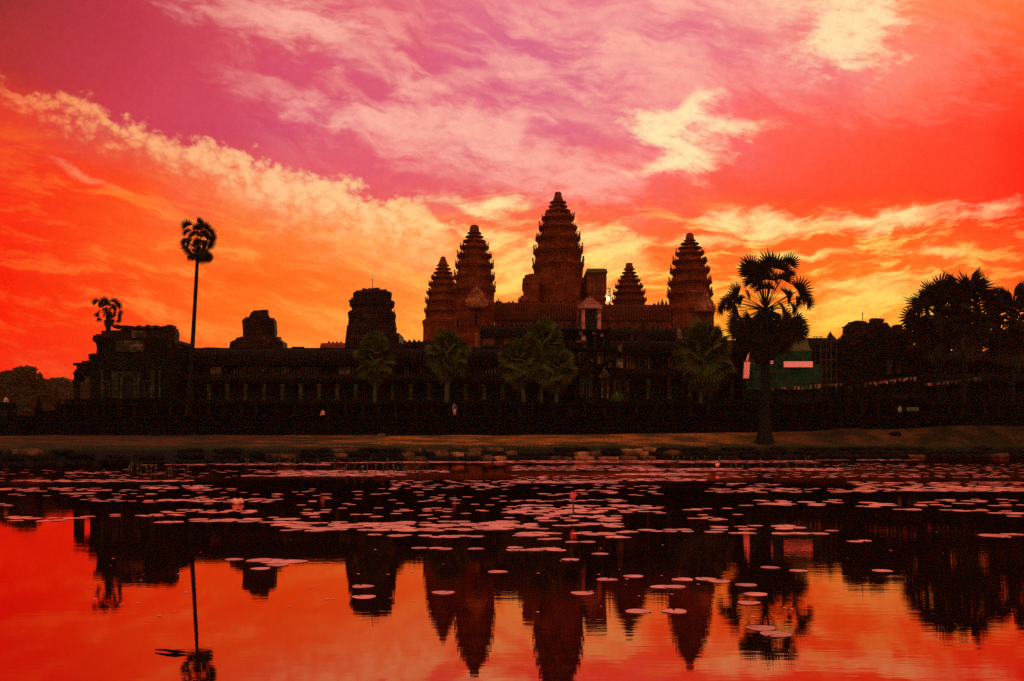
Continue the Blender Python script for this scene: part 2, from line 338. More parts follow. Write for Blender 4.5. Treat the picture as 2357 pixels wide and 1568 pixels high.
def build_ground():
    xs = [-600, -420, -300, -220, -160] + [-120 + 1.0 * i for i in range(241)] + [160, 220, 300, 420, 600]
    vs = []; fs = []; rowsD = None
    nr = 0
    for x in xs:
        B = bank(x) + .5 * n2(x, 0, .2)
        ds = [-40, 2.0, 4.0, 6.0, B * .6, B - 5, B - 1, B, B + .75, B + 1.5, B + 2.25, B + 3.0]
        e = max(B + 3.4, WALL_D - .5)
        ds += [B + 3.0 + (e - B - 3.0) * i / 14 for i in range(1, 15)] + [WALL_D + 4, 180, 260, 400, 600]
        nr = len(ds)
        for D in ds:
            if D < 6.5: z = (.30, .30, .1, -1.0)[ds.index(D)]
            elif D > WALL_D + 1: z = 2.9
            else: z = ground_z(x, D)
            vs.append((x, D, z))
    for i in range(len(xs) - 1):
        for j in range(nr - 1):
            fs.append((i*nr+j, (i+1)*nr+j, (i+1)*nr+j+1, i*nr+j+1))
    m, g, b = newmat('dry_lawn')
    P = g.node('ShaderNodeNewGeometry').outputs['Position']; s = g.sep(P)
    n1 = g.noise(P, .22, 6, .6); nf = g.noise(g.map(P, scale=(1, .4, 1)), 6, 6, .7)
    grass = g.mix(g.step(n1, .38, .62), (.06, .036, .006, 1), (.32, .098, .016, 1))
    dry = g.m('MULTIPLY', g.step(g.m('MULTIPLY_ADD', n1, 30, s[0]), -18, 4), g.step(g.m('MULTIPLY_ADD', n1, 14, s[0]), 48, 30))
    grass = g.mix(dry, g.mix(1.0, grass, (.26, .30, .4, 1), 'MULTIPLY'), grass)  # lawn colour paler in the middle, darkened towards both ends
    grass = g.mix(g.step(nf, .35, .7), g.mix(1.0, grass, (.35, .4, .3, 1), 'MULTIPLY'), grass)
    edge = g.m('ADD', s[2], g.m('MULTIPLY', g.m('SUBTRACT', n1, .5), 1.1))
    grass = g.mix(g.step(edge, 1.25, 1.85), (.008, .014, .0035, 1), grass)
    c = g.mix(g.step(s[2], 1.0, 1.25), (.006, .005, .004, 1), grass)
    g.l.new(c, b.inputs['Base Color']); b.inputs['Roughness'].default_value = .95; b.inputs['Specular IOR Level'].default_value = .05
    bp = g.node('ShaderNodeBump'); bp.inputs['Strength'].default_value = .8; bp.inputs['Distance'].default_value = .3; g.put(bp.inputs['Height'], nf); g.l.new(bp.outputs[0], b.inputs['Normal'])
    mb = MB(); mb.v = vs; mb.f = fs
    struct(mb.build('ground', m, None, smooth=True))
    # water
    m, g, b = newmat('pond_water')
    P = g.node('ShaderNodeNewGeometry').outputs['Position']
    r1 = g.noise(g.map(P, scale=(.35, 1.4, 1)), 1.1, 4, .5); r2 = g.noise(g.map(P, scale=(.5, 2.0, 1)), 5.0, 3, .5)
    amp = g.step(g.noise(P, .07, 3, .5), .40, .70, a=.25, b=1.0)
    h = g.m('MULTIPLY', g.m('ADD', g.m('MULTIPLY', r1, .7), g.m('MULTIPLY', r2, .3)), amp)
    bp = g.node('ShaderNodeBump'); bp.inputs['Strength'].default_value = 1.0; bp.inputs['Distance'].default_value = .0035; g.put(bp.inputs['Height'], h)
    gl = g.node('ShaderNodeBsdfGlossy'); gl.inputs['Color'].default_value = (.88, .31, .25, 1); gl.inputs['Roughness'].default_value = .012; g.l.new(bp.outputs[0], gl.inputs['Normal'])
    df = g.node('ShaderNodeBsdfDiffuse'); df.inputs['Color'].default_value = (.006, .006, .005, 1)
    fr = g.node('ShaderNodeFresnel'); fr.inputs['IOR'].default_value = 1.33
    mx = g.node('ShaderNodeMixShader'); g.put(mx.inputs[0], g.m('MULTIPLY_ADD', fr.outputs[0], .45, .55)); g.l.new(df.outputs[0], mx.inputs[1]); g.l.new(gl.outputs[0], mx.inputs[2])
    g.l.new(mx.outputs[0], g.n['Material Output'].inputs['Surface'])
    mb = MB().add([(-300, 4.2, 0), (300, 4.2, 0), (300, 135, 0), (-300, 135, 0)], [(0, 1, 2, 3)])
    struct(mb.build('water', m))
build_ground()

# ------------------------------------------------------------------ temple pieces
PLAN = [(1, .34), (.93, .34), (.93, .52), (.84, .52), (.84, .66), (.75, .66), (.75, .75)]
def plan(h, kind='red'):
    if kind == 'round':
        return [(h * (1 + .03 * (i % 2)) * math.cos(2*math.pi*i/28), h * (1 + .03 * (i % 2)) * math.sin(2*math.pi*i/28)) for i in range(28)]
    q = PLAN + [(b, a) for a, b in reversed(PLAN[:-1])]
    out = []
    for k in range(4):
        c, s_ = (1, 0, -1, 0)[k], (0, 1, 0, -1)[k]
        out += [(h * (a * c - b * s_), h * (a * s_ + b * c)) for a, b in q]
    return out
def ring(ax, D, z, h, kind): return [(ax + a, D + b, z) for a, b in plan(h, kind)]
def antefix(mb, x, y, z, nx, ny, w, h):
    tx, ty = -ny, nx
    pr = [(-.5, 0), (-.55, .35), (-.28, .66), (0, 1.08), (.28, .66), (.55, .35), (.5, 0)]
    n = len(pr); th = w * .3
    fr = [(x + tx*a*w + nx*th*(.5+.5*b), y + ty*a*w + ny*th*(.5+.5*b), z + b*h) for a, b in pr]
    bk = [(p[0] - nx*th, p[1] - ny*th, p[2]) for p in fr]
    mb.add(fr + bk, [tuple(range(n)), tuple(range(2*n-1, n-1, -1))] + [(j, (j+1) % n, (j+1) % n + n, j+n) for j in range(n)])
def tier(root, ax, D, z0, z1, hb, ht, kind, mat, fringe=True, nxt=None):
    mb = MB(); H = z1 - z0; nxt = nxt or ht * .86
    prof = [(0, hb), (.10, hb), (.12, hb*.97), (.30, hb*.965 + ht*.0), (.34, hb*.99), (.40, hb*.965), (.56, hb*.6 + ht*.385), (.60, ht*.97), (.66, ht*.95), (.70, ht), (.80, ht*1.02), (.84, ht*.97), (.90, ht*.93), (1.0, nxt)]
    mb.loft([ring(ax, D, z0 + a * H, h, kind) for a, h in prof])
    if fringe and kind == 'red':
        for k in range(4):
            nx, ny = (0, 1, 0, -1)[k], (-1, 0, 1, 0)[k]; tx, ty = -ny, nx
            for a, dep, sc in [(0, 1.0, 1.5), (-.27, 1.0, .8), (.27, 1.0, .8), (-.46, .93, .85), (.46, .93, .85), (-.62, .84, .85), (.62, .84, .85), (-.74, .76, .9), (.74, .76, .9)]:
                if R.random() < .16: continue
                sc *= R.uniform(.75, 1.2)
                antefix(mb, ax + ht*(tx*a + nx*dep*.97), D + ht*(ty*a + ny*dep*.97), z0 + .82*H, nx, ny, ht*.13*(sc**.5), H*.36*sc)
            # little false porch in the middle of every storey
            w = hb * .2; cx, cy = ax + nx*hb*.99, D + ny*hb*.99
            if k in (0, 1, 3):
                for q in (-1, 1): antefix(mb, cx + tx*q*w, cy + ty*q*w, z0 + .08*H, nx, ny, w*.5, H*.55)
    if kind == 'round':
        for j in range(16):
            t = 2*math.pi*j/16; antefix(mb, ax + ht*.95*math.cos(t), D + ht*.95*math.sin(t), z0 + .60*H, math.cos(t), math.sin(t), ht*.24, H*R.uniform(.16, .30))
    return mb.build('tier', mat, root, jit=.035 * ht)
def pediment(root, cx, D, z0, z1, hw, depth, mat, name='pediment'):
    H = z1 - z0
    left = [(-1, 0), (-1.06, .12), (-.98, .26), (-.86, .30), (-.84, .44), (-.66, .54), (-.62, .66), (-.42, .74), (-.34, .86), (-.14, .90), (0, 1.06)]
    poly = [(cx + a*hw, z0 + b*H) for a, b in left] + [(cx - a*hw, z0 + b*H) for a, b in reversed(left[:-1])]
    mb = MB().prism(poly, D, D + depth)
    poly2 = [(cx + a*hw*.72, z0 + .06*H + b*H*.68) for a, b in left] + [(cx - a*hw*.72, z0 + .06*H + b*H*.68) for a, b in reversed(left[:-1])]
    mb.prism(poly2, D - depth*.25, D - .003)
    for i in range(9):
        a = -1 + i * .25; antefix(mb, cx + a*hw, D + depth*.4, z0 + H*(1.0 - abs(a)*.78), 0, -1, hw*.16, H*.22)
    return mb.build(name, mat, root, jit=.04)
def doorway(root, cx, D, z0, z1, hw, mat, void=True):
    """a framed dark opening on a wall face at depth D"""
    f = MB(); H = z1 - z0; w = hw * .34
    for s in (-1, 1):
        f.box(cx + s*hw - (w if s > 0 else 0), cx + s*hw + (0 if s > 0 else w), D - .34, D + .1, z0, z1 - w)
        f.box(cx + s*(hw+w*.9) - w*.45, cx + s*(hw+w*.9) + w*.45, D - .5, D + .1, z0, z1)
    f.box(cx - hw*1.5, cx + hw*1.5, D - .56, D + .12, z1 + .003, z1 + w*1.2)
    f.box(cx - hw + w + .003, cx + hw - w - .003, D - .3, D + .1, z1 - w, z1)
    d = f.build('door_frame', mat, root, jit=.02)
    MB().box(cx - hw + w, cx + hw - w, D - .06, D + .15, z0, z1 - w).build('door_shade', M_VOID, d)  # solid panel, the shade of a doorway put into its colour
    return d
def spire(root, ax, D, cap, mat):
    mb = MB(); mb.loft([ring(ax, D, Z(y, D), h * D / F, 'round') for y, h in reversed(cap)])
    return mb.build('spire', mat, root, jit=.04)
def tower(label, ax, D, cap, tiers, base_y, base_h, mat=M_TOWER, cat='temple tower'):
    axw = X(ax, D); k = D / F
    root = thing('temple_tower', label, cat, (axw, D, Z(base_y, D)), 'lotus-bud towers of the temple')
    spire(root, axw, D, cap, mat)
    for i, (yt, yb, ht, hb, kind) in enumerate(tiers):
        nx = (tiers[i-1][3] if i else cap[-1][1]) * k * .98
        tier(root, axw, D, Z(yb, D), Z(yt, D), hb*k, ht*k, kind, mat, nxt=min(nx, ht*k*.95))
    yb = tiers[-1][1]
    mb = MB(); z0, z1 = Z(base_y, D), Z(yb, D); h = base_h * k; H = z1 - z0
    mb.loft([ring(axw, D, z0 + a*H, hh, 'red') for a, hh in [(0, h*1.06), (.06, h*1.06), (.08, h*1.0), (.16, h*1.0), (.18, h*.97), (.70, h*.96), (.74, h*.99), (.80, h*.99), (.84, h*1.02), (.92, h*1.0), (1, tiers[-1][3]*k)]])
    mb.build('base', mat, root, jit=.06)
    return root, axw, k
def zt(zx, zy, ox, oy, s): return ox + s*zx, oy + s*zy
def tz3(vals):   # tier rows measured off the centre group
    s = .2466; return [(423.5 + s*a, 423.5 + s*b, s*c, s*d, k) for a, b, c, d, k in vals]
def cz3(vals): s = .2466; return [(423.5 + s*a, s*b) for a, b in vals]
D0 = 246.0
tc, axw, k = tower('tallest central tower with a flat-tipped lotus-bud spire', 1284.5, D0, cz3([(78, 22), (84, 30), (100, 32), (104, 30), (125, 37), (150, 46), (156, 38), (166, 48)]),
    tz3([(164, 203, 76, 54, 'round'), (203, 243, 86, 66, 'round'), (243, 304, 114, 84, 'round'), (304, 392, 152, 124, 'red'), (392, 490, 176, 154, 'red'), (490, 606, 205, 180, 'red'), (606, 738, 228, 208, 'red'), (738, 880, 238, 222, 'red')]), 770, 60)
def porch_block(root, D, x0, x1, y0, y1, mat, name='porch'):
    mb = MB(); k = D / F; a, b = X(x0, D), X(x1, D); zt_, zb = Z(y0, D), Z(y1, D); H = zt_ - zb
    mb.box(a, b, D - 6, D + 6, zb, zt_ - .14*H); mb.box(a - .3, b + .3, D - 6.3, D + 6.3, zt_ - .14*H + .003, zt_ - .05*H)
    m_ = (a + b) / 2; hw = (b - a) / 2
    mb.prism([(m_ - hw*.97, zt_ - .05*H + .003), (m_ + hw*.97, zt_ - .05*H + .003), (m_ + hw*.86, zt_ + .01*H), (m_, zt_ + .04*H), (m_ - hw*.86, zt_ + .01*H)], D - 5.8, D + 5.8)
    return mb.build(name, mat, root, jit=.08)
porch_block(tc, D0 - 1, 1205, 1240, 644, 770, M_TOWER); porch_block(tc, D0 - 2, 1197, 1215, 690, 770, M_TOWER, 'stepped_wing')
pediment(tc, X(1298, D0), D0 - 60*k - 1.2, Z(694, D0), Z(618, D0), 30*k, 1.0, M_TOWER)
pediment(tc, X(1292, D0), D0 - 60*k - 3.6, Z(722, D0), Z(672, D0), 36*k, 1.0, M_TOWER)
porch_block(tc, D0 - 4, 1345, 1388, 688, 770, M_TOWER, 'stepped_wing')
# covered scaffold shed on the right flank of the central tower
sh = thing('scaffold_shed', 'boxy repair shelter with pale metal roof beside the central tower', 'shelter', (X(1367, D0), D0 - 4, Z(688, D0)))
MB().box(X(1345.5, D0), X(1389, D0), D0 - 8, D0 + 4, Z(687.5, D0), Z(641, D0)).build('side_sheet', M_TOWER, sh)
MB().prism([(X(1343, D0), Z(640.8, D0)), (X(1391, D0), Z(640.8, D0)), (X(1389, D0), Z(634, D0)), (X(1384, D0), Z(632.5, D0)), (X(1345, D0), Z(632.5, D0))], D0 - 8.6, D0 + 4.6).build('roof', M_SHEET, sh)
mb = MB()
for i in range(5):
    x_ = X(1347 + i*10, D0); mb.box(x_ - .08, x_ + .08, D0 - 8.2, D0 - 8.01, Z(687.5, D0), Z(641, D0))
mb.build('pole', M_STEEL, sh)

D1 = 222.0
td, ax1, k1 = tower('tall rounded-tip tower on the left, front of the left pair', 1092, D1, cz3([(381, 8), (386, 20), (394, 38), (402, 36), (412, 43), (440, 45), (455, 40)]),
    tz3([(453, 486, 66, 44, 'round'), (486, 524, 83, 60, 'round'), (524, 578, 105, 76, 'round'), (578, 656, 133, 104, 'red'), (656, 744, 160, 130, 'red'), (744, 850, 178, 152, 'red'), (850, 965, 188, 168, 'red'), (965, 1085, 196, 180, 'red')]), 790, 47)
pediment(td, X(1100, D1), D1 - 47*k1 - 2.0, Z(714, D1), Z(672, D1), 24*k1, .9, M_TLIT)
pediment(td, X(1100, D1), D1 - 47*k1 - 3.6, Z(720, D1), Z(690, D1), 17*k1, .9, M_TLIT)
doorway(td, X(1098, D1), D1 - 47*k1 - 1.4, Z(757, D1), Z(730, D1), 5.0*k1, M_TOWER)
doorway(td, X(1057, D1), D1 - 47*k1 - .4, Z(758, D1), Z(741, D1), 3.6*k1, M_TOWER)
D2 = 262.0
tf, ax2, k2 = tower('smaller left tower partly hidden behind the rounded-tip tower', 1019.8, D2, cz3([(680, 14), (686, 20), (692, 22), (720, 32), (748, 43), (756, 36)]),
    tz3([(754, 786, 58, 40, 'round'), (786, 822, 72, 52, 'round'), (822, 866, 88, 66, 'round'), (866, 924, 112, 88, 'red'), (924, 1000, 134, 110, 'red'), (1000, 1080, 152, 130, 'red'), (1080, 1170, 164, 148, 'red'), (1170, 1262, 174, 158, 'red')]), 800, 46)
def tz5(vals): s = .2584; return [(515.6 + s*a, 515.6 + s*b, s*c, s*d, k_) for a, b, c, d, k_ in vals]
def cz5(vals): s = .2584; return [(515.6 + s*a, s*b) for a, b in vals]
D3 = 226.0
th, ax3, k3 = tower('right front tower with a rounded tip, nearest the bank palm', 1587.7, D3, cz5([(80, 8), (86, 22), (96, 31), (102, 29), (112, 35), (136, 36), (144, 30)]),
    tz5([(142, 170, 52, 36, 'round'), (170, 205, 80, 52, 'round'), (205, 252, 102, 74, 'round'), (252, 322, 122, 96, 'red'), (322, 404, 150, 124, 'red'), (404, 502, 170, 146, 'red'), (502, 610, 188, 166, 'red'), (610, 720, 196, 178, 'red')]), 790, 54)
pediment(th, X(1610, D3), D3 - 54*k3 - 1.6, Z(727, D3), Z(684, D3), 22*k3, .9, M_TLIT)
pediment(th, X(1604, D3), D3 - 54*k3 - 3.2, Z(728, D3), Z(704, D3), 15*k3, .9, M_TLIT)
D4 = 258.0
ti, ax4, k4 = tower('small distant tower just right of the sun', 1448.2, D4, cz5([(350, 22), (356, 32), (366, 27), (392, 36), (398, 32)]),
    tz5([(397, 428, 49, 34, 'round'), (428, 460, 64, 46, 'round'), (460, 496, 80, 58, 'round'), (496, 548, 98, 76, 'red'), (548, 606, 122, 98, 'red'), (606, 668, 140, 118, 'red'), (668, 740, 150, 134, 'red')]), 760, 40)

# lightning mast by the sun
tm = thing('mast', 'thin steel mast with crossbars standing beside the low sun', 'mast', (X(1403, 250), 250, Z(700, 250)))
mb = MB()
for dx in (-1.2, 1.6): mb.tube([(X(1403 + dx, 250), 250, Z(700, 250)), (X(1403 + dx, 250), 250, Z(664, 250))], .09, 5)
mb.build('pole', M_STEEL, tm)
mb = MB()
for yy, a, b in [(688, -4, 4), (681, -3, 4), (672, -3, 3), (664, -6, 3)]: mb.tube([(X(1403 + a, 250), 250, Z(yy, 250)), (X(1403 + b, 250), 250, Z(yy, 250))], .07, 5)
mb.build('crossbar', M_STEEL, tm)

# upper gallery that links the towers
def vault(mb, x0, x1, y0, ze, y1, zr, yb, seg=6, conv=1.0):
    poly = []
    for i in range(seg + 1):
        t = i / seg * math.pi / 2; poly.append((y0 + (y1 - y0) * (1 - math.cos(t)), ze + (zr - ze) * math.sin(t)))
    if yb > y1: poly += [(2*y1 - a, b) for a, b in reversed(poly[:-1])]
    else: poly += [(y1, ze)]
    n = max(1, int((x1 - x0) / 2.2)); mb.loft([[(x0 + (x1 - x0)*i/n, a, b + .10*mnoise.noise(Vector((i*.9, a*.3, b))) * (1 if 0 < i < n else .3)) for a, b in poly] for i in range(n + 1)])
def crest(mb, x0, x1, y, z, w, h):
    n = max(2, int((x1 - x0) / w))
    for i in range(n):
        if R.random() < .18: continue
        antefix(mb, x0 + (i + .5) * (x1 - x0) / n, y, z - .02, 0, -1, w * .62, h * R.uniform(.6, 1.1))
def gallery(name, label, x0, x1, D, yr, ye, yw, depth, mat, roofmat, wins=(), group=None, crest_h=.5):
    a, b = X(x0, D), X(x1, D); z0 = Z(yw, D)
    root = thing(name, label, 'gallery', ((a+b)/2, D, z0), group)
    MB().box(a, b, D + .6, D + depth*2 - .6, z0, Z(ye, D)).build('wall', mat, root)
    mb = MB(); zr = EYE + (YH - yr) * (D + depth) / F
    vault(mb, a - .2, b + .2, D, Z(ye, D) + .003, D + depth, zr, D + 2*depth)
    mb.box(a - .1, b + .1, D - .25, D + .5, Z(ye, D) - .35, Z(ye, D) - .003)
    o = mb.build('roof', roofmat, root, jit=.08)
    mb = MB(); crest(mb, a, b, D + depth, zr, .9, crest_h); mb.build('ridge_crest', roofmat, root)
    for (wx0, wx1, wy0, wy1) in wins:
        f = MB(); p, q = X(wx0, D), X(wx1, D); zt_, zb = Z(wy0, D), Z(wy1, D)
        f.box(p, q, D + .5, D + .58, zb, zt_); w = f.build('window', M_LIT, root)  # window is a panel with its lit look put into the colour
        m2 = MB(); n = max(2, int((wx1 - wx0) / 3.2))
        for i in range(n):
            xx = p + (i + .5) * (q - p) / n; m2.tube([(xx, D + .38, zb), (xx, D + .38, zt_)], (q-p)/n*.22, 6)
        m2.build('balusters', M_TOWER, w)
    return root
gallery('upper_gallery', 'long upper gallery between left pair of towers and central tower', 1138, 1336, D1, 697, 733, 800, 4.0, M_TOWER, M_RROOF, [(1150, 1186, 738, 757), (1196, 1240, 738, 757), (1250, 1290, 738, 757), (1298, 1322, 738, 757)], 'upper galleries between the towers')
gallery('upper_gallery', 'upper gallery running from the pink-lit porch to right front tower', 1384, 1545, D1, 702, 735, 800, 4.0, M_TOWER, M_RROOF, [(1398, 1424, 740, 757), (1436, 1456, 738, 757), (1466, 1500, 738, 757), (1506, 1526, 738, 757)], 'upper galleries between the towers')
for vx, yt, yb, w in [(1147, 682, 699, 4), (1195, 678, 697, 4), (1529, 683, 704, 5), (1538, 686, 704, 4), (1520, 688, 704, 4)]:
    mb = MB(); z0 = Z(yb, D1); hw = w * D1 / F; xx = X(vx, D1)
    mb.loft([[(xx + s*hw*f, D1 + 3 + t*hw*f, z0 + g_*(Z(yt, D1) - z0)) for s, t in ((-1,-1),(1,-1),(1,1),(-1,1))] for f, g_ in ((1,0),(.9,.2),(.6,.25),(.75,.45),(.35,.7),(.08,1))])
    tag(mb.build('roof_finial', M_TOWER), {1147: 'small stone finial on upper gallery roof by the rounded-tip tower', 1195: 'small stone finial at left foot of the central tower', 1529: 'tallest stone finial on roof beside right front tower', 1538: 'stone finial touching the right front tower on gallery roof', 1520: 'lowest of the stone finials left of the right front tower'}[vx], 'finial', 'roof finials')
# west porch of the upper level, pink light put into its colour
DP = 216.0; kp = DP / F
wp = thing('temple_porch', 'pink-lit pillared porch under the central tower', 'porch', (X(1361, DP), DP, Z(760, DP)))
for a, b in ((1339, 1346.5), (1375.5, 1384)):
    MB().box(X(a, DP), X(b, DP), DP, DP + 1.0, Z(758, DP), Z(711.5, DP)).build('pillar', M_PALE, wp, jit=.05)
for a, b in ((1331, 1335), (1346.7, 1349), (1372, 1375.3)):
    MB().box(X(a, DP), X(b, DP), DP + .9, DP + 1.6, Z(758, DP), Z(714, DP)).build('pilaster', M_LIT, wp)
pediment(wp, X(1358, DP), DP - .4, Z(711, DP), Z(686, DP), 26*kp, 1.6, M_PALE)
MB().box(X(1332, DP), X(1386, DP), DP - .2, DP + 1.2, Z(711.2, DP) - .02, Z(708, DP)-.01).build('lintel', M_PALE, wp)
MB().box(X(1349.3, DP), X(1371.8, DP), DP + 1.0, DP + 1.5, Z(758, DP), Z(711.5, DP)).build('door_shade', M_VOID, wp)
MB().box(X(1330, DP), X(1386, DP), DP + 1.7, DP + 6, Z(780, DP), Z(708, DP)).build('wall', M_TOWER, wp)

# second enclosure: long dark gallery in front of the tower group
def stepped_wall(name, label, parts, D, mat, cat, group=None, depth=4, kidname='course'):
    xs0 = min(p[0] for p in parts); xs1 = max(p[1] for p in parts); yb = max(p[3] for p in parts)
    root = thing(name, label, cat, (X((xs0+xs1)/2, D), D, Z(yb, D)), group)
    for i, (a, b, yt, yb_, dd, mt) in enumerate(parts):
        MB().box(X(a, D), X(b, D), D + dd, D + depth + abs(dd) + .01*i, Z(yb_, D), Z(yt, D)).build(kidname, mt or mat, root, jit=.06)
    return root
D5 = 186.0
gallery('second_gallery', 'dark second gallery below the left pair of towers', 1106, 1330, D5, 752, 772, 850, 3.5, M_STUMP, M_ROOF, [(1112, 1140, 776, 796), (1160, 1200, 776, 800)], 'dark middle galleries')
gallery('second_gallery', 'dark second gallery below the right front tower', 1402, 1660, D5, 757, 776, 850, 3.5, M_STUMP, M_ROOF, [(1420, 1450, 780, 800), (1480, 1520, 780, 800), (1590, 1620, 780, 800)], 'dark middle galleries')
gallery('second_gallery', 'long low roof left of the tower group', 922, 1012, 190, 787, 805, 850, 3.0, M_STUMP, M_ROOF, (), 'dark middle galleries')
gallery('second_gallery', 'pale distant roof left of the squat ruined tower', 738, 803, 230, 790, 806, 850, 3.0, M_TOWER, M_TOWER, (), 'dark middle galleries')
# stair bank lit at the foot of the left pair
st = thing('stone_stair', 'steep stone stair bank at foot of the rounded-tip tower', 'stair', (X(1085, 205), 205, Z(800, 205)))
mb = MB()
for i in range(9): mb.box(X(1040 + i*2.2, 205), X(1112 - i*1.2, 205), 205 + i*.9, 205 + i*.9 + .9 - .003, Z(800, 205), Z(792 - i*4.2, 205))
mb.build('steps', M_TOWER, st, jit=.1)
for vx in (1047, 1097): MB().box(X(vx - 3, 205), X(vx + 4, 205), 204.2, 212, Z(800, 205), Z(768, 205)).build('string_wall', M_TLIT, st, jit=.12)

# ------------------------------------------------------------------ ruined stump towers
def stump(label, ax, D, prof, base_y, mat, ant=()):
    k = D / F; axw = X(ax, D)
    root = thing('ruined_tower', label, 'ruined tower', (axw, D, Z(base_y, D)), 'ruined stump towers')
    for i in range(len(prof)):
        seg = prof[i]; mb = MB(); j = R.random() * .5
        rings = []
        for y, h, off in seg:
            rings.append([(p[0] + off*k, p[1], p[2]) for p in ring(axw, D, Z(y, D), h*k, 'red')])
        mb.loft(rings)
        for _ in range(44):      # broken blocks sticking out along the rim
            y, h, off = seg[-1]; t = R.uniform(0, 2*math.pi); r = h*k*R.uniform(.55, .98); s_ = R.uniform(.25, .6)
            cx_, cy_ = axw + off*k + r*math.cos(t)*.95, D + r*math.sin(t)*.95; zz = Z(y, D)
            mb.box(cx_ - s_, cx_ + s_, cy_ - s_, cy_ + s_, zz - .5, zz + R.uniform(-.1, .35))
        mb.build('tier', mat, root, jit=.22)
    mb = MB()
    for (vx, yb, yt, w) in ant: antefix(mb, X(vx, D), D, Z(yb, D), 0, -1, w*k, (yb - yt)*k)
    if ant: mb.build('antefix', mat, root)
    return root
sc = .2642; o2 = (506.4, 626.1)
def s2(rows, ax): return [[(o2[1] + sc*y, sc*(r - l)/2, sc*((r + l)/2 - ax)) for y, l, r in seg] for seg in rows]
stump('squat domed stump tower alone above the long gallery roof', o2[0] + sc*345, 160, s2([
    [(720, 100, 580), (620, 105, 565), (612, 130, 560)], [(620, 150, 560), (585, 160, 522), (578, 205, 520)], [(600, 212, 478), (520, 212, 485), (470, 207, 487), (425, 205, 484), (418, 215, 478)],
    [(436, 245, 440), (405, 256, 432), (380, 265, 427), (366, 282, 410), (356, 300, 398)]], 345), 815, M_STUMP)
stc = stump('wide flat-topped ruined tower with flaring ledges and a rod on top', o2[0] + sc*1325, 182, s2([
    [(760, 1096, 1534), (600, 1102, 1532), (500, 1112, 1530), (478, 1118, 1528), (470, 1135, 1515)], [(472, 1145, 1512), (440, 1142, 1514), (425, 1134, 1520), (372, 1124, 1527), (358, 1124, 1520), (350, 1140, 1505)],
    [(352, 1160, 1490), (318, 1156, 1492), (300, 1142, 1508), (272, 1136, 1513), (262, 1126, 1512), (255, 1150, 1490)], [(256, 1166, 1490), (230, 1168, 1488), (196, 1168, 1492), (182, 1178, 1488), (168, 1240, 1440)]], 1325), 815, M_STUMP,
    [(o2[0] + sc*1113, 626.1 + sc*560, 626.1 + sc*478, 4), (o2[0] + sc*1124, 626.1 + sc*470, 626.1 + sc*400, 4), (o2[0] + sc*1519, 626.1 + sc*400, 626.1 + sc*318, 4), (o2[0] + sc*1526, 626.1 + sc*480, 626.1 + sc*420, 4)])
pediment(stc, X(858, 182), 182 - 59*182/F, Z(775, 182), Z(752, 182), 17*182/F, .8, M_STUMP)
MB().box(X(911, 182), X(924, 182), 178, 186, Z(815, 182), Z(772, 182)).build('side_block', M_STUMP, stc, jit=.2)
MB().tube([(X(857.5, 182), 182, Z(675, 182)), (X(857.5, 182), 182, Z(640, 182))], .05, 5).build('rod', M_STEEL, stc)

# ------------------------------------------------------------------ terrace
DT = 133.0
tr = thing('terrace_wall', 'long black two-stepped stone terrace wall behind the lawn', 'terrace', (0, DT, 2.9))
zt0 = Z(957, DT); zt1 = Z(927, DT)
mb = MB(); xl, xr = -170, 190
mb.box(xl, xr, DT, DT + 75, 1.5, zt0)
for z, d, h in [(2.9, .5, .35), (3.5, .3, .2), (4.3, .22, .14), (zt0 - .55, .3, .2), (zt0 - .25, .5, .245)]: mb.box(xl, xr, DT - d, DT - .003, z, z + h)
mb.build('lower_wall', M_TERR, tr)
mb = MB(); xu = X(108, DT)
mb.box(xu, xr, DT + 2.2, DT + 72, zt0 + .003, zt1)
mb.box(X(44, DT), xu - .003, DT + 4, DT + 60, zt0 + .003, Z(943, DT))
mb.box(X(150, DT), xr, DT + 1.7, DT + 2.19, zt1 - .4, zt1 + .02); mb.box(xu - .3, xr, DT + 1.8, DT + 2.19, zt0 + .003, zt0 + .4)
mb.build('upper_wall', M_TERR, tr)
pil0 = None
for i in range(56):
    vx = 150 + i * 40 + R.uniform(-6, 6)
    if pil0 is None:
        m2 = MB(); x_ = X(vx, DT); m2.box(x_ - .22, x_ + .22, DT + .6, DT + 1.05, zt0 + .003, zt0 + 1.45); m2.box(x_ - .32, x_ + .32, DT + .5, DT + 1.15, zt0 + 1.453, zt0 + 1.72)
        m2.box(x_ - .3, x_ + .3, DT + .52, DT + 1.13, zt0 + .006, zt0 + .25)
        pil0 = m2.build('balustrade_post', M_GAL, tr, jit=.03); base_x = x_
    else: child_copy(pil0, tr, (pil0.location.x + X(vx, DT) - base_x, 0, 0), None, None)
mb = MB(); mb.box(X(150, DT), xr, DT + .65, DT + 1.0, zt0 + 1.40, zt0 + 1.70); mb.build('balustrade_rail', M_TERR, tr, jit=.05)

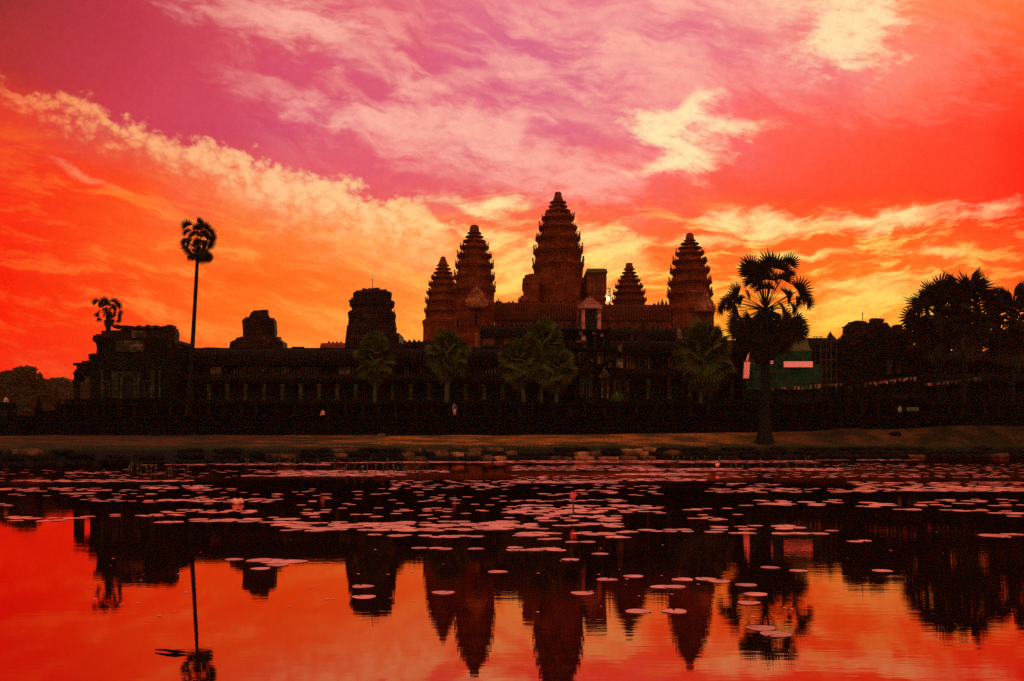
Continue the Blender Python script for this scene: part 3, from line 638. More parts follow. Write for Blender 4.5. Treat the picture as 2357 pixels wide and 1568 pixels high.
# ------------------------------------------------------------------ outer gallery with its colonnade
def colonnade(name, label, x0, x1, D, yr, ye, yc, yl, yb, step=41.5, skip=(), group='outer colonnade galleries', colmat=M_PILLAR):
    a, b = X(x0, D), X(x1, D); z0 = Z(yb, D); zl = Z(yl, D)
    root = thing(name, label, 'gallery', ((a+b)/2, D, z0), group)
    mb = MB(); mb.box(a, b, D - 1.2, D + 9, z0 - .65, z0); mb.box(a, b, D - 1.5, D + 8.9, z0 - .95, z0 - .653); mb.build('plinth', M_GAL, root, jit=.03)
    MB().box(a, b, D + 3.0, D + 9, z0 + .003, Z(yc, D)).build('rear_wall', M_VOID, root)  # darkness behind the columns put into the wall's near-black colour
    n = int((x1 - x0) / step); c0 = None
    for i in range(n + 1):
        x_ = a + .5 + (b - a - 1) * i / n
        if c0 is None:
            m2 = MB(); m2.box(x_ - .24, x_ + .24, D, D + .48, z0 + .003, zl - .35); m2.box(x_ - .33, x_ + .33, D - .09, D + .57, zl - .347, zl - .1); m2.box(x_ - .32, x_ + .32, D - .08, D + .56, z0 + .006, z0 + .3)
            c0 = m2.build('column', colmat, root, jit=.03); bx = x_
        else: child_copy(c0, root, (x_ - bx, 0, 0))
    mb = MB(); mb.box(a, b, D - .1, D + .6, zl - .097, zl + .25)
    vault(mb, a - .1, b + .1, D - .35, zl + .253, D + 3.0, Z(yc, D + 3), D + 2.0, 5); mb.build('lower_roof', M_ROOF, root, jit=.05)
    mb = MB(); zc, zu = Z(yc, D + 3), Z(ye, D + 3)
    mb.box(a, b, D + 3.3, D + 4.2, zc - .4, zu); s_ = mb.build('screen_wall', M_LIT, root)
    mb = MB(); x_ = a + .2
    while x_ < b:
        if mnoise.noise(Vector((x_ * .22, D, 1))) > -.22: mb.tube([(x_, D + 3.12, zc - .1), (x_, D + 3.12, zu)], R.uniform(.07, .12), 6)
        x_ += R.uniform(.34, .5)
    x_ = a
    while x_ < b:
        w = R.uniform(.4, 2.6)
        if R.random() < .55: mb.box(x_, min(b, x_ + w), D + 3.0, D + 3.28, zc - .1, zu)
        x_ += w + R.uniform(.5, 3)
    mb.box(a, b, D + 3.04, D + 3.2, zc - .13, zc - .02); mb.box(a, b, D + 3.05, D + 3.22, zu - .06, zu - .002); mb.build('baluster_screen', M_ROOF, root)
    mb = MB(); zr = EYE + (YH - yr) * (D + 7) / F
    vault(mb, a - .1, b + .1, D + 2.7, zu + .003, D + 7, zr, D + 12, 8)
    mb.box(a, b, D + 2.55, D + 3.4, zu - .3, zu); mb.box(a, b, D + 6.8, D + 7.2, zr - .1, zr + .18)
    x_ = a
    while x_ < b - 1:
        w = R.uniform(.5, 2.2)
        if R.random() < .5: mb.box(x_, x_ + w, D + 6.85, D + 7.15, zr + .1, zr + R.uniform(.22, .40))
        x_ += w + R.uniform(.2, 3)
    mb.build('roof', M_ROOF, root, jit=.07)
    return root
DG = 139.0
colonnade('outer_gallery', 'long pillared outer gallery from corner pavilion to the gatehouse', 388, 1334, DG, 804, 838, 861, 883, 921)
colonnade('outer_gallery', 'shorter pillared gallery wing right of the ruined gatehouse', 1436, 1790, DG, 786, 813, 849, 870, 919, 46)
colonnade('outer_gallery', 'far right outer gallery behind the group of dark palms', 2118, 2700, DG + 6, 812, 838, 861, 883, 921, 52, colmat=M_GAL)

# gatehouse
DQ = 136.0
gp = stepped_wall('gatehouse', 'tall ruined gatehouse stacked in ledges at centre of the front', [
    (1322, 1440, 848, 932, 0, M_GAL), (1326, 1436, 838, 847.6, -.5, M_ROOF), (1318, 1436, 806, 837.6, 1.2, M_GAL), (1314, 1440, 800, 805.6, .6, M_ROOF), (1308, 1410, 768, 799.6, 3, M_GAL), (1296, 1406, 759, 767.6, 2.2, M_ROOF), (1293, 1408, 754.5, 758.6, 1.6, M_TERR)], DQ, M_GAL, 'gatehouse', depth=6, kidname='storey')
for cx, w, y0, y1 in [(1349, 9.5, 862, 916), (1390, 4.5, 880, 918), (1420, 5, 880, 918), (1340, 5, 812, 836), (1382, 5, 812, 836)]: doorway(gp, X(cx, DQ), DQ + (1.2 if y1 < 850 else 0), Z(y1, DQ), Z(y0, DQ), w * DQ / F, M_PILLAR)
pediment(gp, X(1349, DQ), DQ - 1.3, Z(858, DQ), Z(822, DQ), 19 * DQ / F, .7, M_GAL)
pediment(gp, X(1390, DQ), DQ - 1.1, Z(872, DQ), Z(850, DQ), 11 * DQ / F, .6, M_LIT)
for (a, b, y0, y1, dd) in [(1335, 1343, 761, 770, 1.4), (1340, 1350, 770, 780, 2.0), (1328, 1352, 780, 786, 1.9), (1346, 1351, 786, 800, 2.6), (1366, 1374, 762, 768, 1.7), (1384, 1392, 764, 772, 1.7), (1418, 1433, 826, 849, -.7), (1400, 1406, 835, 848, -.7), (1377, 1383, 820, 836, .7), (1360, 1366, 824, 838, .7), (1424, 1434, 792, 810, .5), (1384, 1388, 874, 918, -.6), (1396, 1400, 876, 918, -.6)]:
    MB().box(X(a, DQ), X(b, DQ), DQ + dd, DQ + dd + .5, Z(y1, DQ), Z(y0, DQ)).build('lit_block', M_LIT if a != 1340 else M_PALE, gp, jit=.12)  # light on the ledges put in as separate lighter-coloured blocks
for i in range(5):
    a = 1312 + i * 20; MB().box(X(a, DQ), X(a + 2.5, DQ), DQ + 2.4, DQ + 2.9, Z(799.4, DQ), Z(770, DQ)).build('pillar', M_PILLAR, gp, jit=.04)
for (vx, yb, yt, w, lb) in [(1564, 778, 741, 7, 'pointed stone gable end standing on the wing roof, tallest there'), (1480, 790, 744, 13, 'rounded dark palm-like crown built as a gable, above right wing of the gatehouse'), (1455, 792, 768, 6, 'small broken pale gable piece beside the gatehouse')]:  # the rounded dark one stands in for a palm-like crown
    r_ = thing('gable_end', lb, 'gable', (X(vx, DG + 5), DG + 5, Z(yb + 6, DG + 5)), 'gable ends over the wing roof')
    pediment(r_, X(vx, DG + 5), DG + 5, Z(yb + 8, DG + 5), Z(yt, DG + 5), w * DG / F, 1.0, M_STUMP if vx != 1564 else M_LIT, 'gable')
    MB().box(X(vx - w*.8, DG+5), X(vx + w*.8, DG+5), DG + 5.2, DG + 8, Z(yb + 22, DG+5), Z(yb + 7.5, DG+5)).build('footing', M_ROOF, r_)

# corner pavilion, left
DV = 135.0; kv = DV / F
def pv(zx, zy): return zx * .3112, 552.4 + .3112 * zy
cp = thing('corner_pavilion', 'dark corner pavilion with pillared side porch at left end', 'pavilion', (X(280, DV), DV, Z(921, DV)))
def pbox(zx0, zx1, zy0, zy1, d0, d1, name, mat=M_GAL, jit=.08):
    a = X(zx0 * .3112, DV); b = X(zx1 * .3112, DV); return MB().box(a, b, DV + d0, DV + d1, Z(552.4 + .3112*zy1, DV), Z(552.4 + .3112*zy0, DV)).build(name, mat, cp, jit=jit)
def profile(root, zpts, zc, d0, d1, name, mat):
    mb = MB(); rings = []
    for zy, l, r in zpts:
        z = Z(552.4 + .3112*zy, DV); a = X(l*.3112, DV); b = X(r*.3112, DV); q = (zc - zy) * 0
        rings.append([(a, DV + d0, z), (b, DV + d0, z), (b, DV + d1, z), (a, DV + d1, z)])
    mb.loft(rings); return mb.build(name, mat, root, jit=.08)
profile(cp, [(1182, 655, 1255), (1160, 660, 1250), (1150, 664, 1246), (900, 664, 1246), (885, 660, 1250), (870, 668, 1254), (850, 660, 1256), (840, 676, 1252)], 0, 0, 9, 'wall', M_GAL)
profile(cp, [(846, 694, 1248), (790, 696, 1246), (760, 690, 1252), (748, 680, 1262), (736, 674, 1268), (726, 684, 1262), (722, 716, 1256)], 0, .8, 8.5, 'upper_storey', M_GAL)
profile(cp, [(726, 720, 1262), (690, 722, 1266), (668, 724, 1266), (660, 780, 1262)], 0, 1.2, 3.4, 'attic', M_STUMP)
profile(cp, [(662, 840, 1262), (650, 862, 1260), (645, 900, 1240), (640, 925, 1010)], 0, 1.6, 3.2, 'roof', M_STUMP)
for s_ in [(1205, 1270, 655, 670), (1232, 1268, 680, 740), (1225, 1262, 760, 800)]: pbox(*s_, .4, 2.6, 'broken_cornice', M_STUMP)
pbox(852, 1052, 742, 828, .35, .9, 'frieze_panel', M_LIT, .05)
pbox(958, 1066, 668, 720, .75, 1.3, 'frieze_panel', M_LIT, .06)
pediment(cp, X(960*.3112, DV), DV - .9, Z(552.4 + .3112*975, DV), Z(552.4 + .3112*850, DV), 34*kv, .8, M_GAL)
doorway(cp, X(957*.3112, DV), DV - .15, Z(917, DV), Z(861, DV), 19*kv, M_PILLAR)
doorway(cp, X(795*.3112, DV), DV - .1, Z(914, DV), Z(880, DV), 7*kv, M_PILLAR)
doorway(cp, X(1100*.3112, DV), DV - .1, Z(914, DV), Z(880, DV), 8*kv, M_PILLAR)
for a, b in ((755, 772), (835, 866), (1015, 1036), (1122, 1150), (1180, 1192)): pbox(a, b, 965, 1172, -.4, .3, 'pilaster', M_PILLAR, .04)
pbox(532, 580, 990, 1180, .5, 2, 'porch_pillar', M_GAL); pbox(532, 580, 990, 1180, 6, 7.5, 'porch_pillar', M_GAL)
profile(cp, [(992, 528, 668), (985, 530, 668), (975, 545, 668), (962, 545, 668), (955, 556, 668), (942, 566, 668), (934, 570, 668), (926, 620, 668), (908, 634, 668), (900, 655, 668)], 0, .2, 8, 'porch_roof', M_GAL)
mb = MB()
for (za, zb_, ya, yb2) in [(1240, 1268, 655, 800), (840, 1255, 632, 650), (690, 730, 700, 745), (655, 690, 845, 900), (540, 650, 900, 985), (1225, 1255, 780, 860)]:
    for _ in range(16):
        zx, zy, w = R.uniform(za, zb_), R.uniform(ya, yb2), R.uniform(.15, .45); x_, z_ = X(zx*.3112, DV), Z(552.4 + .3112*zy, DV)
        MB().box(x_ - w, x_ + w, DV + R.uniform(.3, 1.2), DV + 2.4, z_ - .2, z_ + .18).build('loose_block', M_STUMP, cp, jit=.12)
MB().box(X(505*.3112, DV), X(400, DV), DV - 1.0, DV + 9.5, Z(552.4 + .3112*1215, DV), Z(552.4 + .3112*1181, DV)).build('plinth', M_TERR, cp, jit=.05)

# right side: ruined tower block, low wings
DR = 150.0
bw = thing('base_wall', 'low dark stone wall running behind scaffolding and right ruin', 'wall', (X(2000, 143), 143, Z(930, 143)))
MB().box(X(1700, 143), X(2130, 143), 143, 150, Z(932, 143), Z(868, 143)).build('wall_face', M_GAL, bw, jit=.1)
mb = MB()
for i in range(16): mb.box(X(1705 + i*26, 143), X(1726 + i*26, 143), 142.7, 142.98, Z(925, 143), Z(872 + R.uniform(0, 10), 143))
mb.build('facing', M_GAL, bw, jit=.1)
rr = thing('ruined_block', 'broken stepped ruin with jagged ledges and a thin rod, right side', 'ruin', (X(2010, DR), DR, Z(900, DR)))
def zr7(zx, zy): return 1804.5 + .2935 * zx, 589.2 + .2935 * zy
def rp(rows, name, d0, d1, mat):
    mb = MB(); rings = []
    for zy, l, r in rows:
        z = Z(589.2 + .2935*zy, DR); a = X(1804.5 + .2935*l, DR); b = X(1804.5 + .2935*r, DR); rings.append([(a, DR+d0, z), (b, DR+d0, z), (b, DR+d1, z), (a, DR+d1, z)])
    mb.loft(rings)
    zy, l, r = rows[-1]
    for _ in range(10):
        x_ = X(1804.5 + .2935*R.uniform(l + 8, r - 8), DR); s_ = R.uniform(.2, .6); mb.box(x_ - s_, x_ + s_, DR + d0 + .1, DR + d0 + 1.4, Z(589.2 + .2935*zy, DR) - .3, Z(589.2 + .2935*zy, DR) + R.uniform(.03, .28))
    return mb.build(name, mat, rr, jit=.16)
rp([(1060, 470, 1010), (700, 476, 1008), (660, 468, 1000), (650, 482, 990)], 'storey', 0, 3.2, M_GAL)
rp([(660, 486, 850), (630, 490, 850), (612, 486, 846), (600, 500, 846), (590, 500, 842), (580, 512, 840), (560, 510, 836), (552, 500, 842), (543, 498, 838), (535, 520, 832), (518, 540, 826)], 'storey', .6, 2.6, M_STUMP)
rp([(660, 820, 1030), (590, 830, 1030), (575, 862, 1010), (568, 870, 966)], 'storey', .9, 2.8, M_STUMP)
rp([(520, 728, 794), (505, 728, 794), (494, 732, 796)], 'top_block', 1.0, 2.4, M_STUMP)
rp([(572, 905, 945), (556, 905, 942), (548, 910, 938)], 'top_block', 1.0, 2.4, M_STUMP)
mb = MB()
for _ in range(70):
    zx = R.choice([R.uniform(510, 540), R.uniform(800, 828), R.uniform(520, 1010)]); zy = R.uniform(545, 690) if zx < 830 else R.uniform(590, 690); w = R.uniform(.25, .7); x_ = X(1804.5 + .2935*zx, DR); z_ = Z(589.2 + .2935*zy, DR)
    MB().box(x_ - w, x_ + w, DR + R.uniform(-.5, .3), DR + 2 + R.uniform(0, .6), z_ - .25, z_ + .25).build('loose_block', M_STUMP, rr, jit=.12)
MB().tube([(X(2001.5, DR), DR + 3, Z(742, DR)), (X(2001.5, DR), DR + 3, Z(713, DR))], .06, 5).build('rod', M_STEEL, rr)
for a, b in ((2040, 2052), (2062, 2070), (2078, 2092)): MB().box(X(a, DR), X(b, DR), DR - .5, DR - .02, Z(862, DR), Z(830, DR)).build('pilaster', M_PILLAR, rr, jit=.08)
gallery('low_wing', 'low dark roof between the scaffolding and the broken ruin', 1845, 1968, DR + 4, 781, 800, 905, 3, M_GAL, M_ROOF, (), None)
gallery('low_wing', 'dark wing wall at right foot of the broken ruin', 2095, 2125, DR - 4, 795, 815, 905, 3, M_GAL, M_ROOF, (), None)
sp = MB(); xx = X(1911, DR + 5); sp.loft([[(xx + s_*f, DR + 5 + t*f, Z(y, DR + 5)) for s_, t in ((-1,-1),(1,-1),(1,1),(-1,1))] for f, y in ((.55, 787), (.5, 780), (.36, 778), (.40, 775), (.2, 769), (.03, 763))])
tag(sp.build('roof_finial', M_STUMP), 'sharp pointed finial on the low roof right of the scaffolding', 'finial', 'roof finials')

# ------------------------------------------------------------------ scaffolding and netting
DS = 131.0 + 6.5
tp = thing('netting_screen', 'green repair netting hung over scaffold under ochre canvas top', 'netting', (X(1805, DS), DS, Z(900, DS)))
def wavy(x0, x1, y0, y1, D, name, mat, amp=.15, par=tp, nx=28, ny=10, x0b=None, x1b=None):
    mb = MB(); x0b = x0 if x0b is None else x0b; x1b = x1 if x1b is None else x1b
    g_ = []
    for j in range(ny + 1):
        t = j / ny
        for i in range(nx + 1):
            s_ = i / nx; vx = (x0 + (x1 - x0)*s_)*(1-t) + (x0b + (x1b - x0b)*s_)*t
            g_.append((X(vx, D), D + amp * (mnoise.noise(Vector((vx*.05, (y0 + (y1-y0)*t)*.05, D))) + .6*math.sin(s_*19 + 2*t)*t), Z(y0 + (y1 - y0)*t, D)))
    n = len(g_); th_ = .03
    fs = []
    for j in range(ny):
        for i in range(nx):
            a = j*(nx+1) + i; fs.append((a, a+1, a+nx+2, a+nx+1)); fs.append((a+n, a+nx+1+n, a+nx+2+n, a+1+n))
    mb.add(g_ + [(p[0], p[1] + th_, p[2]) for p in g_], fs)
    return mb.build(name, mat, par, smooth=True)
wavy(1716, 1890, 838, 897, DS, 'lower_netting', M_TARP, .5)
for vx in (1722, 1752, 1782, 1812, 1842, 1872, 1888): MB().tube([(X(vx, DS), DS - .75, Z(905, DS)), (X(vx + .5, DS), DS - .75, Z(806, DS) if 1780 < vx < 1870 else Z(834, DS))], .05, 6).build('pole', M_STEEL, tp)
for vy in (856, 880): MB().tube([(X(1714, DS), DS - .8, Z(vy, DS)), (X(1891, DS), DS - .8, Z(vy + 1, DS))], .04, 6).build('rail', M_STEEL, tp)
wavy(1785, 1868, 809, 840, DS - .25, 'upper_netting', M_TARP, .4)
wavy(1803, 1856, 778, 808, DS - .1, 'canvas_top', M_TARP2, .12, x0b=1785, x1b=1868)
MB().box(X(1785, DS), X(1869, DS), DS - .4, DS + 3, Z(809, DS), Z(805.5, DS)).build('eave_board', M_SHEET, tp)
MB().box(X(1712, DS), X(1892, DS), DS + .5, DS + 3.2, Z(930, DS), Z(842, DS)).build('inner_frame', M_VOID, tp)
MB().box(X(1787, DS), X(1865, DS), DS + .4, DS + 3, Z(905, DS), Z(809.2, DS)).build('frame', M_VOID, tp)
tag(wavy(1804, 1871, 832, 845.5, DS - .9, 'banner', M_PINK_LIT, .05, None, x0b=1804, x1b=1871), 'wide pale banner stretched across the green netting', 'banner', 'pale banners')
tag(wavy(1713, 1726.5, 833, 871, DS - .9, 'banner', M_PINK_LIT, .06, None, x0b=1710.5, x1b=1724), 'narrow upright pale banner at left edge of the netting', 'banner', 'pale banners')
tag(wavy(1722, 1726, 811, 831, DS - .9, 'cloth_strip', M_PINK_LIT, .04, None, x0b=1717, x1b=1722), 'thin slanting pale cloth strip above the upright banner', 'cloth')
tag(wavy(1774, 1780, 830, 838, DS - .9, 'cloth_strip', M_PINK_LIT, .03, None), 'tiny pale cloth patch just right of the bank palm trunk', 'cloth')
sf = thing('scaffold', 'open steel scaffold tower right of the green netting', 'scaffold', (X(1905, DS), DS + 1, Z(905, DS)))
p0 = None
for vx, yt in [(1888, 776), (1902, 783), (1913, 783), (1925, 783)]:
    for dd in (0, 2.2):
        MB().tube([(X(vx, DS), DS + dd, Z(905, DS)), (X(vx, DS), DS + dd, Z(yt, DS))], .06, 6).build('pole', M_STEEL, sf)
for yy in (784, 805, 828, 850, 872):
    for dd in (0, 2.2): MB().tube([(X(1886, DS), DS + dd, Z(yy, DS)), (X(1928, DS), DS + dd, Z(yy, DS))], .045, 6).build('rail', M_STEEL, sf)
for i, (a, b) in enumerate([(784, 805), (805, 828), (828, 850), (850, 872)]):
    p, q = (1902, 1925) if i % 2 else (1925, 1902); MB().tube([(X(p, DS), DS, Z(a, DS)), (X(q, DS), DS, Z(b, DS))], .035, 5).build('brace', M_STEEL, sf)
MB().box(X(1848, DS), X(1922, DS), DS + .3, DS + 2, Z(780, DS), Z(777.5, DS)).build('platform', M_STEEL, sf)
for vx in (1858, 1875, 1893): MB().tube([(X(vx, DS), DS + .4, Z(778, DS)), (X(vx + 1, DS), DS + .4, Z(773, DS))], .04, 5).build('guard_post', M_STEEL, sf)
MB().tube([(X(1874, DS), DS + .4, Z(774, DS)), (X(1895, DS), DS + .4, Z(774, DS))], .035, 5).build('guard_rail', M_STEEL, sf)
for i in range(6): MB().tube([(X(1860 + i*7, DS), DS + .2, Z(780, DS)), (X(1876 + i*6, DS), DS + .2, Z(806, DS))], .035, 5).build('brace', M_STEEL, sf)

# broken balustrade on the right, lit tops put into the post colours
def rail(label, pts, D, n):
    r_ = thing('stone_railing', label, 'railing', (X(pts[0][0], D), D, Z(pts[0][1] + 14, D)), 'broken stone railings')
    for i in range(n):
        t = (i + R.uniform(.1, .9)) / n; vx = pts[0][0] + (pts[1][0] - pts[0][0])*t; vy = pts[0][1] + (pts[1][1] - pts[0][1])*t + R.uniform(-1, 2)
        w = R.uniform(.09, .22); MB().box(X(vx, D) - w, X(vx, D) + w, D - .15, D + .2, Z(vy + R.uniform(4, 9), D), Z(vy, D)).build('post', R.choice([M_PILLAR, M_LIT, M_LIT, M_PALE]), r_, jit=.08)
    a, b = pts; MB().tube([(X(a[0], D), D, Z(a[1] + 1, D)), (X(b[0], D), D, Z(b[1] + 1, D))], .09, 6).build('rail', M_PILLAR, r_, jit=.1)
    for i in range(4):
        vx = a[0] + (b[0] - a[0]) * (i + .5) / 4; MB().box(X(vx, D) - .12, X(vx, D) + .12, D + .2, D + .5, Z(940, D), Z(a[1] + (b[1]-a[1])*(i+.5)/4 + 2, D)).build('support', M_TERR, r_)
rail('pale-topped broken railing rising left of the group of dark palms', ((1990, 882), (2108, 867)), 134.6, 15)
rail('pale-topped railing between trunks of the dark palms', ((2126, 883), (2262, 868)), 134.6, 14)
rail('low crumbling railing in front of the green netting', ((1764, 893), (1940, 882)), 134.6, 18)

# kiosk
DK = 131.6
kk = thing('kiosk', 'small dark roofed kiosk with a yellowish notice board, lower right', 'kiosk', (X(2090, DK), DK, Z(955, DK)))
a, b = X(2054, DK), X(2128, DK)
MB().prism_x([(DK - .6, Z(917, DK)), (DK + 1.2, Z(905, DK)), (DK + 3.2, Z(917, DK)), (DK + 3.2, Z(919, DK)), (DK - .6, Z(919, DK))], a, b).build('roof', M_ROOF, kk)
for x_ in (X(2060, DK), X(2091, DK), X(2122, DK)):
    for dd in (0, 2.6): MB().box(x_ - .07, x_ + .07, DK + dd, DK + dd + .14, zt0 - 1.2, Z(919.2, DK)).build('post', M_TERR, kk)
MB().box(X(2086.5, DK), X(2114, DK), DK - .12, DK - .04, Z(946, DK), Z(938, DK)).build('notice_board', M_SIGN, kk)
mb = MB()
for i in range(9):
    x_ = X(2089 + i*2.6, DK); mb.box(x_, x_ + .09, DK - .135, DK - .122, Z(944, DK), Z(944 - R.uniform(1, 3), DK))
mb.build('board_marks', M_TERR, kk)
MB().box(X(2058, DK), X(2124, DK), DK + .3, DK + .9, Z(957, DK), Z(950, DK)).build('counter', M_TERR, kk)

# podium and lion at the far left
pod = thing('podium', 'low dark stone podium at far left edge', 'podium', (X(15, 130), 130, Z(957, 130)))
MB().box(X(-60, 130), X(36, 130), 130, 133, Z(934, 130), Z(927.5, 130)).build('top_slab', M_TERR, pod, jit=.04)
for vx in (-4, 12, 24, 32): MB().box(X(vx, 130), X(vx + 4, 130), 130.3, 132, Z(958, 130), Z(934.2, 130)).build('pillar', M_TERR, pod, jit=.04)
MB().box(X(-60, 130), X(38, 130), 130.2, 133, 2.6, Z(957, 130)).build('foot', M_TERR, pod, jit=.04)
DL = 137.5
def skin_body(name, pts, edges, rad, mat, parent, loc, rotz=0):
    me = bpy.data.meshes.new(name); me.from_pydata(pts, edges, []); o = bpy.data.objects.new(name, me); COL.objects.link(o)
    md = o.modifiers.new('skin', 'SKIN'); md.use_smooth_shade = True
    for i, r in enumerate(rad): me.skin_vertices[0].data[i].radius = (r, r); me.skin_vertices[0].data[i].use_root = (i == 0)
    sb = o.modifiers.new('sub', 'SUBSURF'); sb.levels = 1; sb.render_levels = 1
    me.materials.append(mat); o.parent = parent; o.rotation_euler = (0, 0, rotz)
    return o
li = thing('lion_statue', 'dark seated stone lion statue on a pedestal, far left', 'statue', (X(90, DL), DL, Z(938, DL)))
zb = Z(938, DL)
MB().box(X(80, DL), X(102, DL), DL - .6, DL + .6, Z(945, DL), zb).build('pedestal', M_TERR, li, jit=.03)
skin_body('body', [(0,0,.45),(.06,0,.85),(.02,0,1.22),(-.05,0,1.55),(-.16,0,1.58),(-.02,.18,.7),(-.20,.2,.35),(-.2,.2,.04),(-.02,-.18,.7),(-.2,-.2,.35),(-.2,-.2,.04),(.28,.2,.3),(.05,.24,.08),(.28,-.2,.3),(.05,-.24,.08),(.4,0,.25),(.5,0,.6)],
          [(0,1),(1,2),(2,3),(3,4),(1,5),(5,6),(6,7),(1,8),(8,9),(9,10),(0,11),(11,12),(0,13),(13,14),(0,15),(15,16)],
          [.3,.3,.22,.2,.12,.15,.11,.1,.15,.11,.1,.2,.1,.2,.1,.08,.05], M_TERR, li, None)

# ------------------------------------------------------------------ people
def person(label, loc, pose, shirt, lower, rotz=0, group=None):
    r_ = thing('person', label, 'person', loc, group)
    if pose == 'sit':
        pts = [(0,0,.12),(0,0,.35),(0,.02,.55),(0,.0,.66),(0,-.02,.80),(-.17,.02,.54),(-.24,-.08,.34),(-.14,-.24,.24),(.17,.02,.54),(.24,-.08,.34),(.14,-.24,.24),(-.10,-.03,.10),(-.28,-.36,.14),(-.06,-.44,.06),(.10,-.03,.10),(.28,-.36,.14),(.06,-.44,.06)]
    else:
        pts = [(0,0,.92),(0,0,1.15),(0,.02,1.38),(0,0,1.50),(0,-.02,1.63),(-.18,.02,1.36),(-.24,0,1.10),(-.24,-.1,.86),(.18,.02,1.36),(.25,0,1.10),(.22,-.12,.88),(-.09,0,.86),(-.10,-.02,.47),(-.11,.02,.06),(.09,0,.86),(.11,-.05,.47),(.12,.0,.06)]
    ed = [(0,1),(1,2),(2,3),(3,4),(2,5),(5,6),(6,7),(2,8),(8,9),(9,10),(0,11),(11,12),(12,13),(0,14),(14,15),(15,16)]
    skin_body('body', pts, ed, [.13,.12,.14,.055,.10,.06,.045,.035,.06,.045,.035,.09,.065,.05,.09,.065,.05], M_SKIN, r_, None, rotz)
    up = pts[2][2]; mb = MB(); n = 12
    prof = [(pts[0][2] - .02, .185), (pts[1][2], .17), (up, .20), (up + .06, .15), (up + .10, .075)]
    off = Vector(loc)
    mb.loft([[(off.x + a*math.cos(2*math.pi*j/n)*1.05, off.y + a*math.sin(2*math.pi*j/n)*.8, off.z + z) for j in range(n)] for z, a in prof]); mb.build('shirt', shirt, r_, smooth=True)
    for s_, (i, j, k_) in ((-1, (5, 6, 7)), (1, (8, 9, 10))):
        q = [Vector(pts[t]) for t in (i, j)]; MB().tube([off + q[0], off + (q[0]*.5 + q[1]*.5), off + q[1]], [.085, .075, .068], 8).build('sleeve', shirt, r_, smooth=True)
    for tri in ((11, 12, 13), (14, 15, 16)):
        q = [off + Vector(pts[t]) for t in tri]; MB().tube([q[0], q[1], q[2]], [.12, .09, .075], 8).build('trouser_leg', lower, r_, smooth=True)
    hz = Vector(pts[4]); mb = MB(); mb.loft([[(off.x + hz.x + a*math.cos(2*math.pi*j/n), off.y + hz.y + .015 + a*math.sin(2*math.pi*j/n), off.z + hz.z + z) for j in range(n)] for z, a in [(-.03, .118), (.04, .122), (.09, .095), (.125, .04)]]); mb.build('hair', M_HAIR, r_, smooth=True)
    return r_
person('person in a pale pink top sitting on the podium at far left', (X(12, 131), 131.2, Z(927.3, 131.2)), 'sit', M_CLOTH_P, M_CLOTH_D, .6)
person('person in pink robe seated on terrace ledge below the squat ruined tower', (X(743, 132.9), 132.95, zt0 + .012), 'sit', M_CLOTH_P, M_CLOTH_P, -.3)
person('person in pale trousers standing on terrace ledge near the centre', (X(1046, 132.9), 133.2, zt0 + .012), 'stand', M_CLOTH_D, M_CLOTH_P, .2)
person('person in a white shirt standing beside the notice board of the kiosk', (X(2074, 132), 132.4, Z(962, 132)), 'stand', M_CLOTH_W, M_CLOTH_D, .2)

# ------------------------------------------------------------------ palms
def frond_mesh(seed, R_=1.0, Lp=1.3, n=14, spread=1.95, droop=.25, webr=.50):
    r = random.Random(seed); mb = MB()
    mb.tube([(0, 0, 0), (Lp*.5, 0, .05*Lp), (Lp, 0, 0)], [.055*R_, .032*R_, .026*R_], 4)
    def pt(a, d, fold): return (Lp + d*math.cos(a), d*math.sin(a), fold - droop*d*d/R_ - .10*abs(math.sin(a))*d)
    vs = [pt(0, 0, 0)]; web = []
    for i in range(2*n + 1):
        a = -spread + 2*spread*i/(2*n); web.append(pt(a, R_*webr*(1 + .05*r.uniform(-1, 1)), .035*R_*(1 if i % 2 else -1)))
    mb.add([vs[0]] + web, [(0, i, i+1) for i in range(1, 2*n + 1)])
    for i in range(n):
        a = -spread + 2*spread*(2*i + 1)/(2*n) + r.uniform(-.03, .03); L = R_*(1 - .22*(abs(a)/spread)**2)*r.uniform(.86, 1.05)
        tip = Vector(pt(a, L, 0)); tip.z -= r.uniform(0, .22)*R_*.6
        p, q, m_ = web[2*i], web[2*i+2], web[2*i+1]
        mid = [tuple(Vector(m_).lerp(tip, .45) + (Vector(w_) - Vector(m_)) * .88) for w_ in (p, q)]
        mb.add([p, m_, q, mid[0], mid[1], tuple(tip)], [(0, 1, 3), (1, 2, 4), (1, 4, 3), (3, 4, 5)])
    return mb
FR = {}
def frond_proto(key, mat, parent, **kw):
    if key not in FR:
        me = bpy.data.meshes.new('frond'); mb = frond_mesh(**kw); me.from_pydata(mb.v, [], mb.f); me.materials.append(mat); FR[key] = me
    o = bpy.data.objects.new('frond', FR[key]); COL.objects.link(o); o.parent = parent; return o
